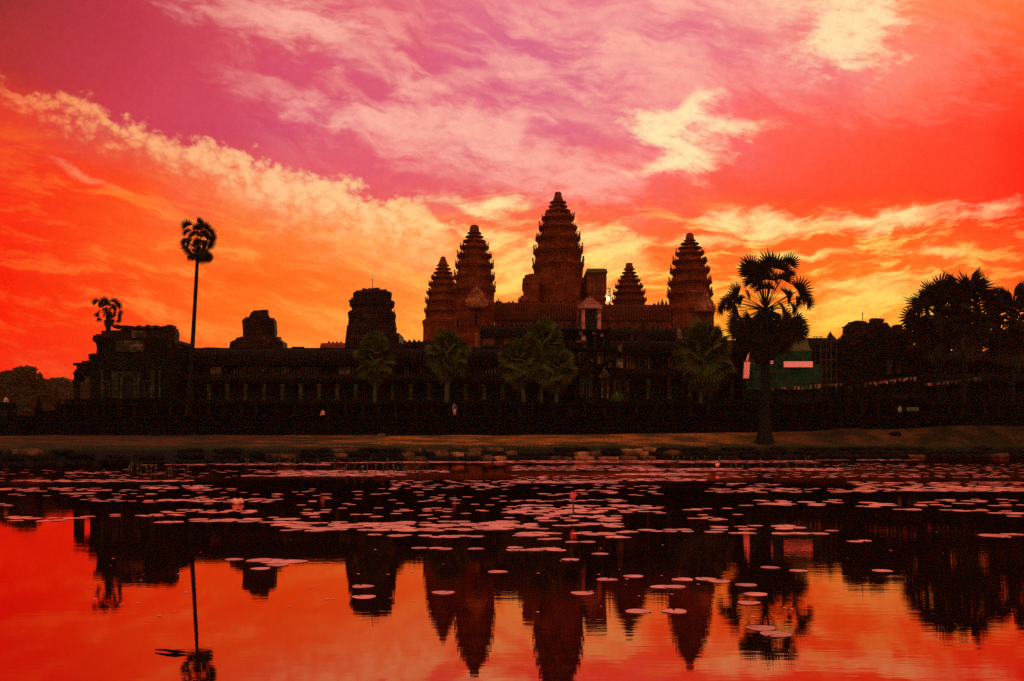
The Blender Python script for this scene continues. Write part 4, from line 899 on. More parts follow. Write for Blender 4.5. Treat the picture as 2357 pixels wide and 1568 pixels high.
def palm(label, D, base, top, crown_r, tr_r, mats, n=38, seed=1, lo=-55, hi=85, lp=1.25, fr=.50, skirt=0, bulge=0, lean=0, group=None, sub='a', gaps=()):
    """base/top are bearings (vx, vy) of trunk foot and crown heart"""
    r = random.Random(seed)
    bx, bz = X(base[0], D), Z(base[1], D); tx, tz = X(top[0], D), Z(top[1], D); Rw = crown_r * D / F; k = D / F
    root = thing('palm_tree', label, 'palm tree', (bx, D, bz), group)
    pts = []; rad = []
    for i in range(13):
        t = i / 12; pts.append((bx + (tx - bx)*(t + lean*math.sin(t*math.pi)), D, bz + (tz - bz)*t))
        w = tr_r[0] + (tr_r[1] - tr_r[0])*t + bulge*math.exp(-t*11) ; rad.append(w * k * (1 + .04*r.uniform(-1, 1)))
    MB().tube(pts, rad, 12).build('trunk', mats[0], root, smooth=True)
    R_ = Rw*fr; L_ = Rw*(1 - fr)*1.0
    for i in range(n):
        t = (i + .5)/n; el = math.radians(hi + (lo - hi)*t**.9 + r.uniform(-9, 9)); azm = i*2.39996 + r.uniform(-.25, .25)
        key = (sub, i % 4, round(Rw, 2)); sc_ = r.uniform(.86, 1.10)
        if gaps and r.random() < gaps: continue
        o = frond_proto(key, mats[1 + (i % 5 == 4 and len(mats) > 3)], root, seed=i % 4 + 11, R_=R_, Lp=L_*lp*(1, .8, .92, .5)[i % 4], droop=.16 + .08*(i % 3))
        q = Matrix.Rotation(azm, 4, 'Z') @ Matrix.Rotation(-el, 4, 'Y') @ Matrix.Rotation(r.uniform(-1.5, 1.5), 4, 'X')
        o.matrix_local = Matrix.Translation((tx - bx, 0, tz - bz - .25*Rw*t)) @ q @ Matrix.Scale(sc_, 4)
    for i in range(skirt):
        el = math.radians(r.uniform(-84, -58)); azm = i*2.39996
        o = frond_proto((sub, 'dead', i % 2, round(Rw, 2)), mats[2], root, seed=31 + i % 2, R_=R_*1.05, Lp=L_*.7, droop=.5, spread=1.3, n=14)
        o.name = 'dead_frond'
        q = Matrix.Rotation(azm, 4, 'Z') @ Matrix.Rotation(-el, 4, 'Y') @ Matrix.Rotation(r.uniform(-.8, .8), 4, 'X')
        o.matrix_local = Matrix.Translation((tx - bx, 0, tz - bz - Rw*(.1 + .55*(i/max(1, skirt))))) @ q
    return root
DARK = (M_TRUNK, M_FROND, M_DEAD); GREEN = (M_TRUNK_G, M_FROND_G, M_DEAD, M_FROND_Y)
def fan_palm(label, D, base, heart, fans, tr_r, mats, seed, bulge=0, lean=0, group=None, extra=1, dead=(), rs=1.0):
    r = random.Random(seed); k = D / F
    bx, bz, hx, hz = X(base[0], D), Z(base[1], D), X(heart[0], D), Z(heart[1], D)
    root = thing('palm_tree', label, 'palm tree', (bx, D, bz), group)
    pts = []; rad = []
    for i in range(25):
        t = i / 24; pts.append((bx + (hx - bx)*(t + lean*math.sin(t*math.pi)), D, bz + (hz - bz)*t))
        rad.append((tr_r[0] + (tr_r[1] - tr_r[0])*t + bulge*math.exp(-t*11)) * k * (1 + .06*r.uniform(-1, 1)))
    MB().tube(pts, rad, 12).build('trunk', mats[0], root, jit=.02)
    def put(vx, vy, rr_, mat, name, dep, spread=1.75, n=14, droop=.12):
        p = Vector((X(vx, D) - hx, dep, Z(vy, D) - hz)); R_ = rr_ * k * 1.40 * rs
        if p.length < .3: p = Vector((r.uniform(-.3, .3), dep, .5))
        dr = p.normalized(); L = max(.25, p.length - .42*R_)
        me = bpy.data.meshes.new(name); mb = frond_mesh(r.randrange(9999), R_, L, n, spread, droop, .46); me.from_pydata(mb.v, [], mb.f); me.materials.append(mat)
        o = bpy.data.objects.new(name, me); COL.objects.link(o); o.parent = root
        nrm = Vector((r.uniform(-.5, .5), -1, r.uniform(-.3, .7))); nrm = (nrm - dr*nrm.dot(dr)).normalized(); sd = nrm.cross(dr).normalized()
        M_ = Matrix((dr, sd, nrm)).transposed().to_4x4()
        o.matrix_local = Matrix.Translation((hx - bx, 0, hz - bz)) @ M_
    Rmax = max(math.hypot(f[0] - heart[0], f[1] - heart[1]) for f in fans) * k
    for f in fans:
        put(f[0], f[1], f[2], mats[1], 'frond', r.uniform(-.45, .45) * Rmax)
    for _ in range(extra):
        f = r.choice(fans); put(f[0] + r.uniform(-6, 6)*f[2]/40, f[1] + r.uniform(-6, 6)*f[2]/40, f[2]*.9, mats[1], 'frond', r.choice([-1, 1]) * r.uniform(.5, .9) * Rmax)
    for f in dead: put(f[0], f[1], f[2], mats[1], 'dead_frond', r.uniform(-.5, .5)*Rmax, 1.3, 14, .45)
    return root
def zf(L): return [(1335 + .2584*a, 515.6 + .2584*b, .2584*c) for a, b, c in L]
r = random.Random(2)
fans = zf([(1475,365,105),(1535,340,110),(1600,330,110),(1665,328,110),(1730,340,108),(1785,372,90),(1445,440,85),(1520,440,95),(1600,430,100),(1680,430,95),(1560,510,80),(1640,525,80),(1720,520,65),(1500,500,60),
    (1855,430,100),(1800,480,55),(1955,585,105),(2005,645,85),(1900,610,50),(1330,635,100),(1295,700,80),(1425,655,62),(1375,700,50),(1875,720,72),(1960,738,68),
    (1330,800,85),(1395,865,95),(1480,865,80),(1345,900,80),(1865,850,100),(1955,890,95),(1780,870,75),(1920,950,90),(1600,880,80),(1690,880,80),(1560,780,45),(1700,770,45)])
dead = zf([(r.uniform(1380, 1950), r.uniform(900, 1010), r.uniform(90, 125)) for _ in range(44)] + [(r.uniform(1500, 1800), r.uniform(1000, 1150), r.uniform(85, 115)) for _ in range(40)])
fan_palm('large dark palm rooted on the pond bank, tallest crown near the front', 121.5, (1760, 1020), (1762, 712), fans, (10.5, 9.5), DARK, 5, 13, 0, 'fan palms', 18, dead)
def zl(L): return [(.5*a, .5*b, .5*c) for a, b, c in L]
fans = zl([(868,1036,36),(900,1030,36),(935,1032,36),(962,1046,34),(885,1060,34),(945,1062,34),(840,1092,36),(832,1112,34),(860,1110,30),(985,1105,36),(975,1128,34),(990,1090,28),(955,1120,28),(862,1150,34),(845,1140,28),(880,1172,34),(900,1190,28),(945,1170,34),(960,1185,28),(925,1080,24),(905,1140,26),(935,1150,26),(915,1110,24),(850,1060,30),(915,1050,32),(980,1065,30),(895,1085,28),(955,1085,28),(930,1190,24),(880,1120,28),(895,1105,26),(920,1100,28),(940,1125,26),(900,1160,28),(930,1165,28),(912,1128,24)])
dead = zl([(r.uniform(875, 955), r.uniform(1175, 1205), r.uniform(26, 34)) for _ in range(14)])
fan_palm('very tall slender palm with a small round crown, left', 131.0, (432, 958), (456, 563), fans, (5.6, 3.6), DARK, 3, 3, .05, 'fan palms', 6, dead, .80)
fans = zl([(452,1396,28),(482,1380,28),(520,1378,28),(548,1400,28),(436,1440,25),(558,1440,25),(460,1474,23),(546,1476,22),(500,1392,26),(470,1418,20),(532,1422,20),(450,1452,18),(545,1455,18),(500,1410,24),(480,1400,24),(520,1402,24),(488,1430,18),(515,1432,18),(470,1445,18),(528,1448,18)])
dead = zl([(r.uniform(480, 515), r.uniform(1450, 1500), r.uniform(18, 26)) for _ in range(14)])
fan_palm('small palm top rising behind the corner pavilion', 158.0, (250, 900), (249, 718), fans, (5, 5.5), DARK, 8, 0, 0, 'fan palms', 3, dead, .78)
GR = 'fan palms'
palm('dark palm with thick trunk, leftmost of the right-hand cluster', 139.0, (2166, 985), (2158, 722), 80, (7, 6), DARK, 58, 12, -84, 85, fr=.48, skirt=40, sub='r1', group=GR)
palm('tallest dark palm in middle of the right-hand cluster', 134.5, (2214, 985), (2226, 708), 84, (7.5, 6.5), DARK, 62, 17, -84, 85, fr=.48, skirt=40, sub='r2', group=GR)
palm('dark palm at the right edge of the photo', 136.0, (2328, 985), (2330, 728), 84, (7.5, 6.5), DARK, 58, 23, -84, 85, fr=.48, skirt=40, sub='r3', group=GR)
FL = 136.2
palm('green palm with dry skirt left of the towers, below the flat-topped ruin', FL, (863, 930), (864, 818), 50, (4.2, 4.2), GREEN, 95, 31, -62, 88, fr=.52, skirt=22, sub='g1', group=GR)
palm('green palm with a thick trunk below the left pair of towers', FL, (1028, 930), (1031, 808), 53, (6, 5.4), GREEN, 95, 32, -60, 88, fr=.52, skirt=16, sub='g2', group=GR)
palm('green palm at the left of the central three', FL, (1207, 930), (1195, 826), 51, (4.5, 4.5), GREEN, 95, 33, -62, 88, fr=.52, skirt=20, sub='g3', group=GR)
palm('tall green palm behind the other two of the central three', FL + 1.2, (1246, 930), (1252, 790), 56, (4.5, 4.5), GREEN, 95, 34, -55, 88, fr=.52, skirt=8, sub='g4', group=GR)
palm('lowest green palm at the right of the central three', FL - .6, (1281, 930), (1279, 840), 50, (4, 4), GREEN, 95, 35, -62, 88, fr=.52, skirt=22, sub='g5', group=GR)
palm('dusky green palm in front of the wing gallery, left of the bank palm', FL, (1612, 935), (1622, 808), 72, (4.5, 4.5), (M_TRUNK_G, M_FROND_G, M_DEAD), 90, 36, -65, 88, fr=.52, skirt=26, sub='g6', group=GR)

# ------------------------------------------------------------------ leafy trees and shrub
def leaf_cloud(mb, lobes, n, size, r):
    tot = sum(l[3]*l[4] for l in lobes)
    for (cx, cy, cz, rx, rz) in lobes:
        for _ in range(int(n * rx*rz / tot)):
            while True:
                v_ = Vector((r.uniform(-1, 1), r.uniform(-1, 1), r.uniform(-1, 1)))
                if .30 < v_.length < 1: break
            if mnoise.noise(Vector((cx, cz, cy)) * .3 + v_ * 2.2) < -.22: continue
            p = Vector((cx + v_.x*rx, cy + v_.y*rx, cz + v_.z*rz)); s_ = size * r.uniform(.6, 1.4)
            a = Vector((r.uniform(-1, 1), r.uniform(-1, 1), r.uniform(-.5, .5))).normalized() * s_; b = a.orthogonal().normalized() * s_ * .55
            mb.add([p - a, p + b, p + a, p - b], [(0, 1, 2, 3)])
def tree(label, D, vx, base_y, lobes, n, size, seed, group='hazy trees far left'):
    r = random.Random(seed); k = D / F; xx = X(vx, D); z0 = Z(base_y, D)
    root = thing('leafy_tree', label, 'tree', (xx, D, z0), group)
    L = [(X(a, D), D + r.uniform(-3, 3), Z(b, D), c*k, d*k) for a, b, c, d in lobes]
    mb = MB(); top = L[0][2]
    mb.tube([(xx, D, z0), (xx + .2, D, z0 + (top - z0)*.5), (L[0][0], D, top)], [.5, .36, .1], 7)
    for l in L[1:]: mb.tube([(xx + .1, D, z0 + (top - z0)*.35), ((xx + l[0])/2, (D + l[1])/2, (z0 + l[2])/2 + 1), (l[0], l[1], l[2])], [.28, .18, .06], 5)
    mb.build('trunk', M_BARK, root)
    mb = MB(); leaf_cloud(mb, L, n, size, r); mb.build('crown', M_LEAF, root)
tree('hazy tree with the tallest rounded top at far left', 330, 66, 965, [(66, 868, 36, 24), (40, 885, 34, 26), (84, 896, 30, 28), (60, 915, 40, 30), (40, 945, 50, 18), (90, 945, 40, 18)], 6200, .8, 1)
tree('reddish hazy tree cut off by left photo edge', 360, 5, 965, [(4, 880, 34, 26), (-22, 900, 34, 30), (14, 915, 34, 30), (24, 868, 18, 14), (10, 945, 50, 20)], 5000, .8, 2)
tree('hazy low tree right of the tallest rounded top', 345, 112, 965, [(108, 908, 30, 26), (128, 925, 28, 28), (96, 935, 36, 24)], 3600, .8, 3)
tree('faint far tree left of the pavilion porch', 440, 140, 965, [(132, 884, 26, 14), (152, 890, 24, 20), (120, 900, 34, 24), (150, 925, 36, 30)], 3600, .9, 4)
tree('hazy tree seen through the opening of the pavilion porch', 380, 190, 965, [(188, 892, 24, 30), (200, 920, 28, 26), (176, 922, 26, 26)], 3600, .85, 5)
sb = thing('shrub', 'rounded bright green shrub on the terrace near the gatehouse', 'shrub', (X(1420, FL), FL, Z(932, FL)))
mb = MB(); r = random.Random(9)
for _ in range(1500):
    a = r.uniform(0, 2*math.pi); e = r.uniform(.05, 1.5); L = r.uniform(.7, 1.05)
    tip = Vector((math.cos(a)*math.cos(e)*2.0*L, math.sin(a)*math.cos(e)*1.4*L, math.sin(e)*2.0*L)); b = tip * r.uniform(.45, .8); s_ = Vector((-math.sin(a), math.cos(a), 0)) * .07
    o_ = Vector((X(1420, FL), FL, Z(932, FL))); tip.z -= .1
    mb.add([o_ + b - s_, o_ + b + s_, o_ + tip], [(0, 1, 2)])
mb.build('foliage', plain('shrub_leaf', (.07, .105, .012), .8, .5, 1.5), sb)
mb = MB(); 
for i in range(7):
    a = i*.9; mb.tube([(X(1420, FL), FL, Z(932, FL)), (X(1420, FL) + math.cos(a)*.9, FL + math.sin(a)*.6, Z(932, FL) + 1.0)], [.06, .02], 5)
mb.build('stem', M_BARK, sb)

# ------------------------------------------------------------------ bank stones
ST = [stone('bank_stone_dark', (.004, .0035, .003), (.010, .008, .006), .5, .7, 1.2, 3.0), stone('bank_stone_brown', (.035, .017, .007), (.11, .044, .018), .4, .65, 1.2, 3.0), stone('bank_stone_lit', (.13, .046, .017), (.30, .11, .042), .4, .65, 1.2, 3.0)]  # lightest tone has the light on the stone tops put into its colour
def stone_mesh(seed, mat):
    r = random.Random(seed); bm = bmesh.new(); bmesh.ops.create_cube(bm, size=1); bmesh.ops.subdivide_edges(bm, edges=bm.edges, cuts=3, use_grid_fill=True)
    for v_ in bm.verts:
        p = v_.co * 2; q = Vector(tuple(c_ * math.sqrt(max(0, 1 - .38*(p[(i+1) % 3]**2) - .0*p[(i+2) % 3]**2)) for i, c_ in enumerate(p)))
        v_.co = q * .5 + mnoise.noise_vector(v_.co * 2.1 + Vector((seed*3.1, 0, 0))) * .09
    me = bpy.data.meshes.new('bank_stone'); bm.to_mesh(me); bm.free(); me.materials.append(mat); me.shade_smooth(); return me
SM = [[stone_mesh(i + 10*j, ST[j]) for i in range(4)] for j in range(3)]
LAB = ['nearly black rounded stone block in the dark bank edging', 'brown rounded stone block in the bank edging', 'tan flat-topped stone block coloured as lit in the bank edging']
r = random.Random(41)
for row, (off, zz, hh) in enumerate([(.55, .12, .62), (1.55, .58, .62), (2.5, 1.0, .55)]):
    x_ = -44 + r.uniform(0, 1)
    while x_ < 74:
        L = r.uniform(1.1, 2.5) * (1 if x_ < 30 else 1.15)
        mid = -20 < x_ < 16
        j = r.choices([0, 1, 2], [.35, .35, .3] if (-8 < x_ < 14) else ([.6, .34, .06] if mid else [.96, .04, .0]))[0]  # lit-toned stones fall mostly in the middle of the bank
        if row == 2 and r.random() < .25: x_ += L; continue
        xc = x_ + L/2; D = bank(xc) + .5*n2(xc, 0, .2) + off
        o = bpy.data.objects.new('bank_stone', SM[j][r.randrange(4)]); COL.objects.link(o)
        slope = math.atan2(bank(xc + 2) - bank(xc - 2), 4)
        o.location = (xc, D, zz + r.uniform(-.08, .08)); o.scale = (L*.98, r.uniform(.9, 1.4), hh*r.uniform(.85, 1.15)); o.rotation_euler = (r.uniform(-.22, .02), r.uniform(-.06, .06), slope + r.uniform(-.12, .12))
        tag(o, LAB[j], 'stone', 'stones edging the bank'); x_ += L*r.uniform(.98, 1.12)

# grass fringe
mb = MB(); r = random.Random(77)
for _ in range(30000):
    x_ = r.uniform(-60, 80); B = bank(x_) + .5*n2(x_, 0, .2); t = r.random()
    D = B + 2.6 + (t**2.2) * max(.5, WALL_D - 1 - B - 2.6)
    if mnoise.noise(Vector((x_*.35, D*.5, 0))) < -.1 and t > .3: continue
    z = ground_z(x_, D); h = r.uniform(.10, .30) * (1.5 if t < .4 else .7); w = r.uniform(.02, .05); a = r.uniform(0, math.pi); l = r.uniform(-.12, .12)
    mb.add([(x_ - w*math.cos(a), D - w*math.sin(a), z - .03), (x_ + w*math.cos(a), D + w*math.sin(a), z - .03), (x_ + l, D + r.uniform(-.1, .1), z + h)], [(0, 1, 2)])
gm = plain('grass_blade', (.026, .022, .005), .9, .6, .35, .05)
tag(mb.build('grass', gm), 'short dry and green grass on the slope above the bank stones', 'grass', None, 'stuff')

# ------------------------------------------------------------------ lily pads
m, g, b = newmat('lily_leaf')
P = g.node('ShaderNodeNewGeometry').outputs['Position']
oi = g.node('ShaderNodeObjectInfo'); pv_ = g.m('MULTIPLY_ADD', g.m('ADD', oi.outputs['Random'], g.noise(P, .5, 3, .6)), .42, .27)
pc = g.mix(g.noise(P, 7, 4, .6), (.42, .125, .085, 1), (.74, .235, .165, 1)); g.l.new(g.mix(1.0, pc, g.comb(pv_, pv_, pv_), 'MULTIPLY'), b.inputs['Base Color']); b.inputs['Roughness'].default_value = .42; b.inputs['Specular IOR Level'].default_value = .6
M_PAD = m
def pad_verts(seed):
    r = random.Random(seed); n = 22; vs = [(0, 0, .0)]
    for i in range(n + 1):
        a = .14 + (2*math.pi - .28)*i/n; rr_ = 1 + .05*math.sin(3*a + seed) + .02*r.uniform(-1, 1)
        vs.append((rr_*math.cos(a), rr_*math.sin(a), .014 + .022*math.sin(2*a + seed)))
    k_ = len(vs); vs += [(x_, y_, z_ - .02) for x_, y_, z_ in vs]
    fs = [(0, i, i+1) for i in range(1, n + 1)] + [(k_, k_+i+1, k_+i) for i in range(1, n + 1)] + [(i, k_+i, k_+i+1, i+1) for i in range(1, n + 1)]
    return vs, fs
PADS = []
for i in range(5):
    me = bpy.data.meshes.new('lily_pad'); v_, f_ = pad_verts(i); me.from_pydata(v_, [], f_); me.materials.append(M_PAD); PADS.append(me)
r = random.Random(5); ALL = []
SINGLE = [(835,1350,27,'upper of two lily pads on the reflection of flat-topped ruined tower'),(838,1374,25,'lower of two lily pads on the reflection of flat-topped ruined tower'),(1020,1365,11,'small lily pad on the reflection of hidden left tower'),(1145,1317,18,'lily pad alone on the reflection of rounded-tip tower'),
    (1381,1275,20,'short lily pad alone right of the dense central drift'),(1312,1289,19,'lone lily pad just below the dense central drift'),(1397,1334,15,'lone small lily pad on the dark reflection near sun gap'),(1340,1366,19,'lone lily pad on the reflection of central tower'),(1458,1327,9,'tiny lily pad above the reflection of small distant tower'),
    (1522,1351,30,'left lily pad of the overlapping pair on the water right of centre'),(1553,1352,28,'right lily pad of the overlapping pair on the water right of centre'),(1571,1335,28,'lily pad at left end of the trio above right tower reflection'),(1624,1333,25,'middle lily pad of trio above the right tower reflection'),(1655,1339,24,'right lily pad of trio above the right tower reflection'),
    (1774,1307,26,'lily pad alone above the reflected bank palm crown'),(1838,1315,22,'lily pad beside the right edge of reflected palm crown'),(2030,1314,33,'largest lone lily pad at the lower right'),(1718,1347,28,'top lily pad inside the reflected bank palm crown'),(1724,1389,30,'lowest wide lily pad inside the reflected bank palm crown'),
    (1740,1368,16,'small lily pad in middle of the reflected bank palm crown'),(1470,1408,12,'small lily pad by the tip of small tower reflection'),(1552,1408,13,'small lily pad left of the right front tower reflection'),(1752,1446,18,'lily pad near the end of reflected palm crown'),(1786,1460,19,'lily pad lowest in the reflected palm crown'),(600,1309,30,'wide lily pad below the left band of big pads'),(640,1301,36,'lily pad overlapping the reflection of the squat domed stump')]
for vx, vy, h, lb in SINGLE: ALL.append((vx, vy, h * .72, lb))
def drift(x0, x1, y0, y1, n, hw):
    for _ in range(int(n * (2.2 if y1 < 1100 else 1.6 if y1 < 1140 else 1.2))):
        vx = r.uniform(x0, x1); vy = r.uniform(y0, y1) if y0 != y1 else y0 + r.gauss(0, .8)
        ALL.append((vx, vy, hw*r.uniform(.5, 1.1)*(.66 if vy > 1140 else 1.0), None))
for a in [(0,130,1070,1073,14,9),(180,760,1066,1071,150,9),(740,1180,1062,1066,130,9),(1150,1880,1060,1066,220,9),(1880,2120,1058,1060,30,8),(150,250,1087,1091,14,9),(0,440,1106,1109,40,12),(60,330,1104,1110,30,13),(600,1030,1083,1089,90,10),(640,930,1089,1095,70,11),(560,900,1095,1097,30,10),
    (0,240,1124,1130,16,16),(330,480,1118,1126,26,14),(150,220,1135,1138,6,16),(340,640,1148,1157,40,20),(170,480,1150,1155,22,20),(0,60,1160,1165,4,16),(370,600,1174,1182,22,22),(260,420,1184,1189,9,24),(0,160,1190,1200,11,30),(170,210,1190,1194,3,24),(440,530,1196,1201,9,30),(360,415,1201,1204,2,36),(530,680,1195,1204,12,32),
    (645,950,1202,1222,48,40),(970,1180,1200,1222,44,36),(860,950,1230,1234,4,34),(970,1140,1233,1238,6,32),(960,1125,1262,1265,5,26),(510,720,1284,1294,7,52),(420,1000,1125,1165,44,13),(900,1180,1106,1128,56,11),(1000,1180,1140,1200,22,18),(620,1000,1170,1196,24,20),(0,600,1080,1102,50,9),(0,500,1128,1148,26,13),
    (1490,1950,1078,1084,150,9),(1420,1610,1090,1094,60,10),(1180,1500,1072,1084,120,9),(1180,1420,1094,1108,36,11),(1178,1420,1107,1113,60,12),(1420,1620,1102,1108,40,12),(1230,1520,1116,1142,46,12),(1178,1440,1150,1156,26,18),(1178,1530,1163,1182,86,24),(1178,1300,1176,1186,20,26),(1240,1420,1188,1200,26,26),(1178,1250,1206,1218,12,32),(1270,1420,1204,1214,16,30),(1178,1290,1226,1234,10,36),(1240,1300,1238,1242,3,36),(1300,1362,1247,1249,2,34),(1330,1480,1224,1231,6,40),(1410,1470,1236,1238,2,36),(1480,1600,1219,1224,9,34),(1178,1290,1260,1268,9,36),
    (1500,2357,1086,1100,130,10),(1900,2357,1068,1084,60,9),(1630,2000,1124,1134,46,14),(1960,2357,1110,1132,110,14),(2080,2357,1122,1132,50,16),(1630,1800,1112,1120,10,13),(1715,1965,1152,1165,20,30),(1980,2060,1156,1168,7,32),(2110,2357,1150,1166,24,26),(2045,2110,1171,1174,3,34),(2150,2260,1172,1180,6,34),(2290,2357,1170,1195,7,32),(1560,1720,1168,1176,6,26),(1636,1730,1218,1230,5,36),(1655,1710,1212,1215,2,34),(1733,1850,1210,1218,5,38),(1740,1900,1227,1231,5,34),(1909,1968,1221,1224,1,34),(1960,1992,1245,1247,2,16),(2270,2357,1228,1238,5,38),(1590,1700,1183,1200,8,12)]: drift(*a)
ALL.sort(key=lambda t: -t[1])
def pad_label(vx, vy):
    if vy > 1255: return 'large lily pad in the nearest drift of pads'
    side = 'left' if vx < 640 else ('centre left' if vx < 1180 else ('centre right' if vx < 1640 else 'right'))
    row = 'near' if vy > 1195 else ('middle' if vy > 1140 else 'distant')
    return f'flat round lily pad in the {row} drift of pads, {side} of the pond'
singles = [t for t in ALL if t[3]]; rest = [t for t in ALL if not t[3]]
ind = singles + rest[:300 - len(singles)]; far = rest[300 - len(singles):]
placed = 0
def pad_geo(vx, vy, h):
    D = EYE * F / (vy - YH); return X(vx, D), D, max(.14, h * D / F)
for i, (vx, vy, h, lb) in enumerate(ind):
    x_, D, rad = pad_geo(vx, vy, h); o = bpy.data.objects.new('lily_pad', PADS[i % 5]); COL.objects.link(o)
    o.location = (x_, D, .002 + .0016*(i % 5)); o.scale = (rad, rad*r.uniform(.85, 1.05), rad*.5); o.rotation_euler = (r.uniform(-.006, .006), r.uniform(-.006, .006), r.uniform(0, 6.28))
    tag(o, lb or pad_label(vx, vy), 'lily pad', 'lily pads on the pond')
mb = MB()
for i, (vx, vy, h, lb) in enumerate(far):
    x_, D, rad = pad_geo(vx, vy, h)
    if D > bank(x_) - .4: continue
    rad = min(rad, .65); n = 10; a0 = r.uniform(0, 6); tz_ = .003 + .006*r.random(); tl = r.uniform(-.005, .012)
    mb.add([(x_ + rad*math.cos(a0 + 6.28*j/n), D + rad*math.sin(a0 + 6.28*j/n), tz_ + .006 + tl*rad*math.sin(a0 + 6.28*j/n)) for j in range(n)] , [tuple(range(n))])
tag(mb.build('lily_pad_carpet', M_PAD), 'distant bands of small lily pads covering the far water', 'lily pads', None, 'stuff')

mb = MB()
for _ in range(70):
    vx = r.choice([r.uniform(200, 480), r.uniform(640, 1100), r.uniform(1180, 1800), r.uniform(1500, 2300)]); vy = r.uniform(1240, 1420) if vx < 1900 else r.uniform(1180, 1300); D = EYE*F/(vy - YH); x_ = X(vx, D); q = r.uniform(.008, .03); a0 = r.uniform(0, 6)
    mb.add([(x_ + q*math.cos(a0 + 1.26*j)*r.uniform(.6, 1.2), D + q*1.5*math.sin(a0 + 1.26*j), .004) for j in range(5)], [tuple(range(5))])
tag(mb.build('floating_debris', M_PAD), 'tiny pale flecks of leaf and seed scattered on the dark water', 'debris', None, 'stuff')
# lotus flowers, bag, stems, twig, bird
M_LOTUS = plain('pink_petal', (.55, .06, .08), .6, .2); M_STEM = plain('lotus_stem', (.03, .03, .015), .8)
def lotus(label, vx, vy, hgt, s, mat, open_=.5):
    D = EYE * F / (vy - YH); x_ = X(vx, D); root = thing('lotus_flower', label, 'flower', (x_, D, 0), 'lotus flowers')
    MB().tube([(x_, D, -.05), (x_ + .02, D, hgt*.5), (x_, D, hgt)], .012 + .004*s*10, 6).build('stem', M_STEM, root)
    for q in range(10):
        a = q*2*math.pi/10; o_ = open_ if q % 2 else open_*.55; n_ = Vector((math.cos(a), math.sin(a), 0)); t_ = Vector((-math.sin(a), math.cos(a), 0)); c_ = Vector((x_, D, hgt))
        pr = [(0, .05, 0), (.5, .30, .45), (.85, .22, .85), (1.0, 0, 1.15)]
        L_, R__ = [], []
        for (ou, w, up) in pr:
            p = c_ + n_*(ou*o_*s) + Vector((0, 0, up*s)); L_.append(p - t_*w*s); R__.append(p + t_*w*s)
        mb = MB().add(L_ + R__, [(0, 4, 5, 1), (1, 5, 6, 2), (2, 6, 7, 3)]); mb.build('petal', mat, root, smooth=True)
lotus('pink lotus bud on a stem above the dense central drift', 1318.5, 1186, .36, .20, M_LOTUS, .5)
lotus('pale lotus flower far out on the water right of centre', 1651, 1084, .25, .22, M_PINK_LIT, .8)
D = EYE * F / (1160 - YH); x_ = X(547, D)
bm = bmesh.new(); bmesh.ops.create_icosphere(bm, subdivisions=3, radius=1)
for v_ in bm.verts:
    k_ = 1 + .22*mnoise.noise(v_.co*2.4); v_.co = Vector((x_ + v_.co.x*.17*k_, D + v_.co.y*.13*k_, .06 + max(-.07, v_.co.z*.105*k_ - .03*math.cos(v_.co.x*5))))
me = bpy.data.meshes.new('plastic_bag'); bm.to_mesh(me); bm.free(); me.materials.append(M_PALE_B := plain('pale_plastic', (.48, .19, .14), .5, .15, 12)); me.shade_smooth()
o = bpy.data.objects.new('plastic_bag', me); COL.objects.link(o); tag(o, 'pale crumpled lump floating among lily pads at left', 'floating bag')
r = random.Random(3); nst = 0
STP = [(r.uniform(780, 1000), r.uniform(1086, 1092), r.uniform(.18, .55)) for _ in range(26)] + [(r.uniform(560, 900), r.uniform(1068, 1072), r.uniform(.15, .4)) for _ in range(26)] + [(r.uniform(1480, 1900), r.uniform(1063, 1067), r.uniform(.15, .5)) for _ in range(30)] + [(r.uniform(280, 460), r.uniform(1085, 1094), r.uniform(.15, .4)) for _ in range(12)] + [(r.uniform(1640, 2100), r.uniform(1076, 1084), r.uniform(.15, .4)) for _ in range(20)]
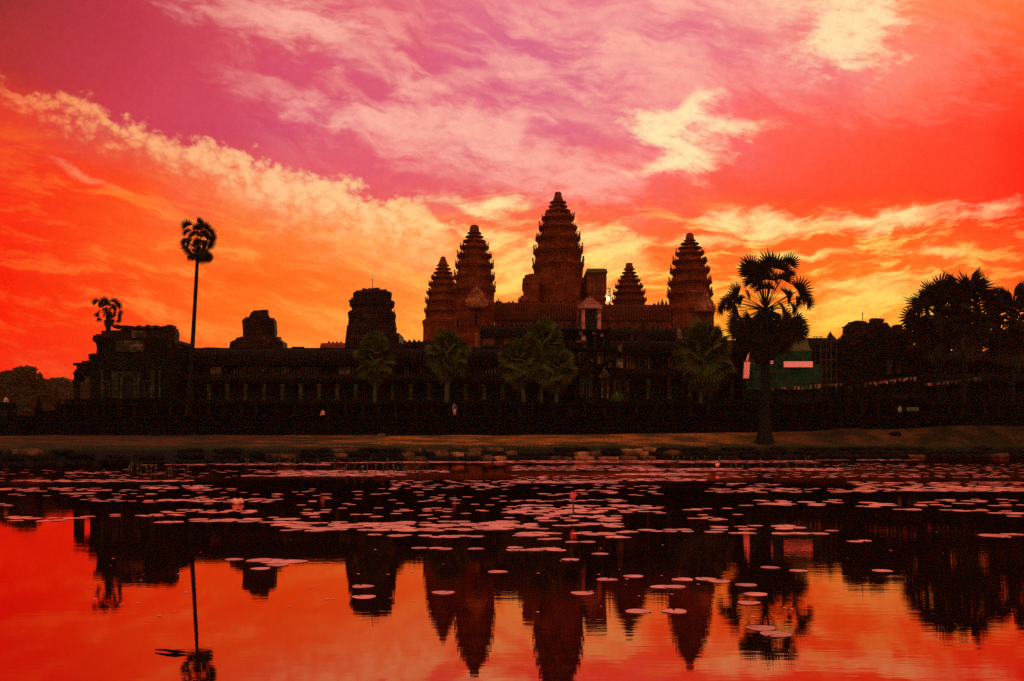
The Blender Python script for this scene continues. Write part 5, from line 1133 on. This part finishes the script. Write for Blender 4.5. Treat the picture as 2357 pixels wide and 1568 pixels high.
for vx, vy, h in STP:
    D = EYE * F / (vy - YH); x_ = X(vx, D)
    if D > bank(x_) - .6: continue
    mb = MB(); l = r.uniform(-.12, .12); mb.tube([(x_, D, -.05), (x_ + l*.4, D, h*.6), (x_ + l, D, h)], [.03, .026, .022], 5)
    if r.random() < .6:
        n = 7; mb.loft([[(x_ + l + a*math.cos(6.28*j/n), D + a*math.sin(6.28*j/n), h - .02 + z) for j in range(n)] for z, a in ((0, .03), (.07, .09), (.14, .06), (.2, .01))])
    tag(mb.build('lotus_plant', M_STEM), 'thin dark lotus stem standing up from the far lily pads', 'lotus', 'lotus stems over the far pads')
D = EYE * F / (1503 - YH); mb = MB(); x_ = X(352, D)
mb.tube([(x_, D + .06, .015), (x_ + .10, D + .02, .02), (x_ + .2, D - .03, .015), (x_ + .30, D - .03, .012)], [.006, .012, .017, .006], 6); mb.tube([(x_ + .12, D, .02), (x_ + .26, D + .04, .02)], [.006, .003], 5)
tag(mb.build('twig', M_TRUNK), 'short dark twig floating beside the reflected tall palm', 'twig')
# boulders on the lawn
for vx, vy, s_, lb in [(879, 999, .55, 'small grey boulder on top edge of the lawn, centre left'), (2060, 992, .7, 'dark mound-shaped boulder on lawn below the kiosk')]:
    D = WALL_D - 3.0; x_ = X(vx, D); o = bpy.data.objects.new('boulder', SM[1][1] if vx < 1000 else SM[0][2]); COL.objects.link(o); o.location = (x_, D, ground_z(x_, D) + .05); o.scale = (s_*2, s_*1.6, s_*1.1); tag(o, lb, 'boulder', 'boulders on the lawn')

# ------------------------------------------------------------------ haze
HZ = True
if HZ:
    hm = bpy.data.materials.new('morning_haze'); hm.use_nodes = True; g = NT(hm.node_tree); g.n.clear()
    out = g.node('ShaderNodeOutputMaterial'); pvn = g.node('ShaderNodeVolumePrincipled'); pvn.inputs['Color'].default_value = (.98, .40, .22, 1)
    pvn.inputs['Density'].default_value = .00006; pvn.inputs['Anisotropy'].default_value = .25
    g.l.new(pvn.outputs[0], out.inputs['Volume'])
    o = MB().box(-620, 620, -60, 640, -2.6, 72).build('haze', hm); tag(o, 'thin reddish morning haze over the whole temple ground', 'haze', None, 'stuff')
